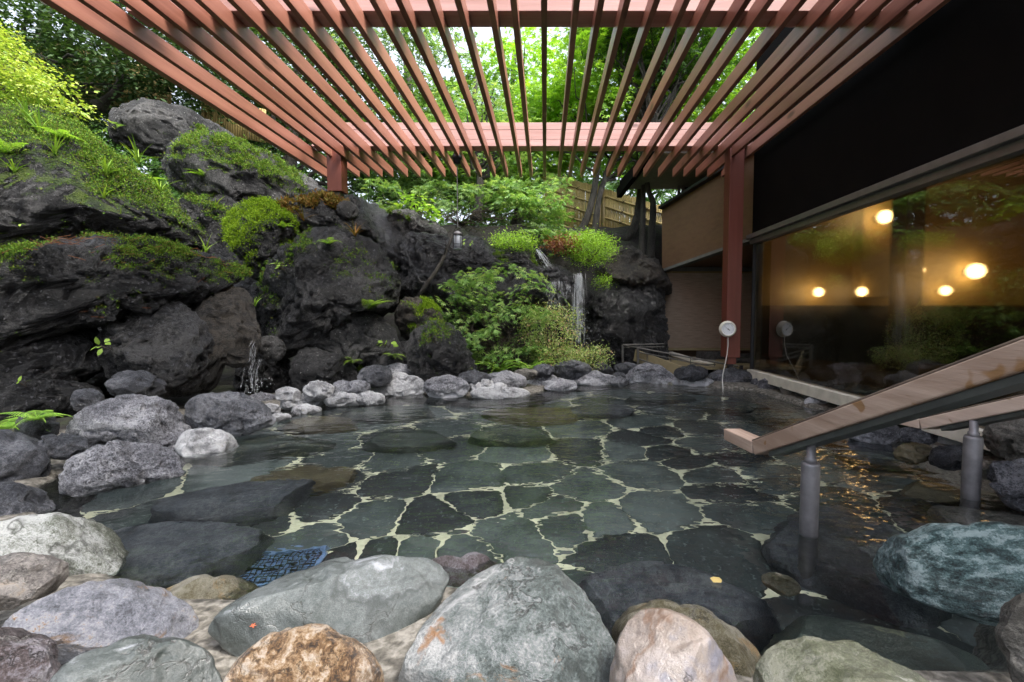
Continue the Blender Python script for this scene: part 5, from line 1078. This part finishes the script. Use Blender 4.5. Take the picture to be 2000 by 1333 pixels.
for x, y, n, L, lab in ((120, 262, 7, .30, 'light fern among the grass high on the mossy slope'), (300, 345, 7, .26, 'fern at the right shoulder of the mossy slope'), (400, 350, 6, .26, 'small fern on the lichen crested boulder'), (20, 290, 7, .32, 'fern at the left edge of the mossy slope'), (640, 470, 6, .22, 'small fern on the top of the large black boulder'), (560, 450, 6, .2, 'small fern growing from the bright running moss')):
    fern(lab, on(x, y, 6), n, L, mat='fern', w=.2, lift=(.5, 1.1))
sprig('sprig of five bright leaves on the crack of the huge boulder', on(226, 672, 4.2), 6, .17)
sprig('tiny yellow green sprig at the left of the mossy slope', on(40, 440, 5.4), 4, .12)
sprig('tiny sprig low on the huge black boulder', on(58, 742, 4.0), 3, .09)
sprig('pale leaf pair high on the mossy slope', gp(150, 225, 6.2), 5, .25)
sprig('leafy sprig on the face of the tall mossy boulder', on(560, 520, 5.9), 7, .16)
sprig('yellow leaved sprig on the black rock face under the lantern', on(920, 470, 7.6), 6, .14)
sprig('small sprigs beside the small bright fern', on(765, 680, 5.8), 8, .2)
for i, (x, y, n, L, lab) in enumerate([(215, 345, 26, .40, 'large spreading grass tuft on the mossy slope'), (320, 370, 18, .34, 'grass tuft at the lower right of the mossy slope'), (110, 300, 12, .36, 'upright broad grass blades on the mossy slope'),
      (85, 255, 14, .45, 'tall pale grass blades near the top of the slope'), (60, 225, 12, .4, 'bent grass stems at the slope crest'), (30, 330, 12, .28, 'short grass at the far left of the slope'), (270, 320, 16, .32, 'grass tuft above the large spreading one'),
      (205, 395, 7, .2, 'little grass sprout below the large tuft'), (235, 425, 6, .2, 'lowest little grass sprout on the slope'), (410, 485, 6, .22, 'thin grass at the right end of the huge boulder top'), (600, 430, 18, .3, 'dry grass on the dark boulder below the left post'),
      (700, 455, 14, .26, 'dry orange grass right of the left post'), (505, 590, 10, .2, 'small grass clump in the gap right of the huge boulder'), (425, 405, 9, .22, 'pale grass below the lichen crest'), (480, 430, 8, .2, 'grass beside the bright moss top')]):
    tuft(lab, on(x, y, 5.6), n, L, 'moss_rust' if 'dry' in lab else 'grass_leaf')
# bare branch leaning on the rock, fallen leaves, needles
t = thing('bare_branch', 'bare grey brown branch leaning on the black rock below the lantern', 'branch', gp(820, 578, 7.0))
bm = bmesh.new(); o = Vector(gp(820, 578, 7.0)); tube(bm, [Vector(gp(x, y, Yd)) - o for x, y, Yd in ((815, 585, 7.0), (830, 560, 7.0), (852, 530, 7.05), (868, 500, 7.1), (880, 470, 7.2), (888, 448, 7.4))], [.035, .032, .028, .026, .022, .016], 8); bmobj('stem', bm, M['bark'], t, smooth=True)
bm = bmesh.new(); tube(bm, [Vector(gp(x, y, Yd)) - o for x, y, Yd in ((866, 504, 7.1), (872, 480, 7.05), (870, 470, 7.0))], [.014, .01, .004], 6); bmobj('side_twig', bm, M['bark'], t, smooth=True)
def fallen(label, p, size, mat, nrm=(0, 0, 1), rz=0.0, tpl=OVAL):
    o = leaves('fallen_leaf', np.zeros((1, 3)), np.array([nrm], float), size, tpl, M[mat], None, p, droop=np.array([(math.cos(rz), math.sin(rz), 0)])); return tag(o, label, 'leaf')
q = G(1404, 1139, .006); fallen('yellow fallen leaf floating over the blue grey step slab', (q.x - .02, q.y, .008), .05, 'yellow_dead', rz=.3, tpl=(OVAL[0] * (1.7, 1, .5), OVAL[1]))
qq = on(530, 1193, 1.3, 'slate slab with a tiny'); fallen('tiny red fallen leaf on the smooth slate slab', (qq[0], qq[1] - .01, qq[2] + .010), .014, 'red_dead', (0, -.3, 1), 1.0, MAPLE5)
ob, W_, nv = ROCKS['huge flat-topped black boulder with moss and pine needles at left']
m = np.where((nv[:, 2] > .35) & (nv[:, 1] < .3))[0]; i = rng.choice(m, 260); a = rng.uniform(0, 3.14, 260); d = np.stack([np.cos(a), np.sin(a) * .6, rng.normal(0, .3, 260)], 1) * rng.uniform(.04, .09, (260, 1)); b = W_[i] + nv[i] * .012
V = np.stack([b - d, b + d, b + d + (0, 0, .004), b - d + (0, 0, .004)], 1).reshape(-1, 3); tag(link('pine_needles', npmesh('pine_needles', V, [np.arange(len(V)).reshape(-1, 4)]), M['dead_leaf']), 'rust brown fallen pine needles on the huge mossy boulder', 'pine needles', kind='stuff')
# ------------------------------------------------------------------ falling water
def fall(label, strands, drops):
    t = thing('waterfall', label, 'waterfall', strands[0][0]); o = Vector(strands[0][0]); bm = bmesh.new()
    for a, b, n, spread, r in strands:
        a, b = Vector(a) - o, Vector(b) - o
        for k in range(n):
            s = rng.normal(0, spread); s2 = s * 1.7 + rng.normal(0, spread * .35); dy = rng.normal(0, .04); u0 = max(0, rng.uniform(-.25, .85)); u1 = min(1, u0 + rng.uniform(.12, .5)); pts, rr = [], []
            for j in range(11):
                u = u0 + (u1 - u0) * j / 10; p = a.lerp(b, u) + Vector((s + (s2 - s) * u + .012 * noise.noise(Vector((k * 3.1, u * 7, 0))), dy - .06 * math.sin(min(1, u * 3) * 1.57), .02 * (1 - u))); pts.append(p)
                rr.append(r * (.25 + 1.1 * abs(noise.noise(Vector((k * 5.7, u * 9, 3))))) * (.25 if j in (0, 10) else 1))
            tube(bm, pts, rr, 5)
    bmobj('streams', bm, M['fall'], t, smooth=True)
    bm = bmesh.new()
    for (c, sx, sz, n) in drops:
        c = Vector(c) - o
        for _ in range(n): bmesh.ops.create_icosphere(bm, subdivisions=1, radius=rng.uniform(.003, .008), matrix=Matrix.Translation(c + Vector((rng.normal(0, sx), rng.normal(0, .06), rng.uniform(-sz, sz)))))
    bmobj('droplets', bm, M['fall'], t, smooth=True); return t
FY = 7.18
fall('main waterfall dropping from the black ledge behind the azaleas', [(gp(1131, 536, FY), gp(1128, 672, FY), 120, .036, .0036), (gp(1088, 552, FY), gp(1086, 600, FY), 60, .06, .0035), (gp(1112, 560, FY), gp(1112, 590, FY), 8, .04, .004)], [(gp(1128, 640, FY), .10, .35, 160), (gp(1140, 670, FY), .16, .25, 70)])
fall('small upper stream sliding down the rock above the ledge', [(gp(1048, 490, 7.75), gp(1074, 527, 7.55), 60, .03, .0045)], [(gp(1060, 508, 7.6), .05, .1, 20)])
fall('thin trickle of the small spring beside the wedge stone', [(gp(503, 668, 5.0), gp(500, 706, 5.0), 14, .006, .003), (gp(499, 706, 5.0), gp(497, 768, 5.0), 26, .024, .0026), (gp(512, 712, 5.0), gp(512, 765, 5.0), 4, .003, .004)], [(gp(498, 755, 5.0), .06, .08, 40)])
# ------------------------------------------------------------------ bamboo fences
def bamboo_fence(label, top, bot, n, rails, posts, r=None):
    """top and bot: end points of the fence's upper and lower edge"""
    t = thing('bamboo_fence', label, 'fence', bot[0], 'bamboo fences'); o = Vector(bot[0]); T0, T1, B0, B1 = [Vector(p) - o for p in (*top, *bot)]
    r = r or (T1 - T0).length / n / 2; bm = bmesh.new()
    for i in range(n):
        u = (i + .5) / n; a, b = B0.lerp(B1, u), T0.lerp(T1, u); q = r * rng.uniform(.85, 1.02); tube(bm, [a, a.lerp(b, .5) + Vector((rng.normal(0, .003), rng.normal(0, .003), 0)), b + Vector((0, 0, rng.normal(0, .01)))], q, 6)
    bmobj('canes', bm, M['bamboo'], t, smooth=True); e = (T1 - T0).normalized(); out = e.cross(Vector((0, 0, 1))).normalized(); out = out if out.y < 0 else -out
    for f in rails:
        a, b = B0.lerp(T0, f) + out * r * 1.6, B1.lerp(T1, f) + out * r * 1.6; bm = bmesh.new(); tube(bm, branch_path(a, b, 6, .003), .022, 8); ra = bmobj('rail', bm, M['bamboo'], t, smooth=True)
        k = max(2, int((b - a).length / .55))
        for j in range(k):
            c = a.lerp(b, (j + .35 + .3 * f) / k); bm = bmesh.new()
            for s in (-1, 1): tube(bm, [c - Vector((.035, 0, .03 * s)), c + out * .03, c + Vector((.035, 0, .03 * s))], .007, 4)
            bmobj('tie', bm, M['tie'], ra)
    for u in posts:
        a, b = B0.lerp(B1, u) + out * .05, T0.lerp(T1, u) + out * .05; bm = bmesh.new(); tube(bm, [a - Vector((0, 0, .2)), b + Vector((0, 0, .04))], .035, 10); bmobj('post', bm, M['bamboo_dark'], t, smooth=True)
    return t
bamboo_fence('tall golden bamboo fence with tied rails behind the trees on the right', (gp(1060, 333, 11.3), gp(1330, 414, 10.6)), (gp(1060, 432, 11.3), gp(1330, 520, 10.6)), 84, (.04, .24, .45, .66, .86), (.43, .455))
bamboo_fence('weathered bamboo fence half hidden by the dark evergreen at upper left', (gp(-120, 30, 10.4), gp(335, 142, 9.8)), (gp(-120, 190, 10.4), gp(335, 222, 9.8)), 90, (.3, .62, .95), (.995,))
bamboo_fence('short bamboo fence piece seen just under the pergola edge', (gp(398, 190, 9.9), gp(520, 215, 9.9)), (gp(398, 255, 9.9), gp(520, 280, 9.9)), 26, (.85,), (.02,))
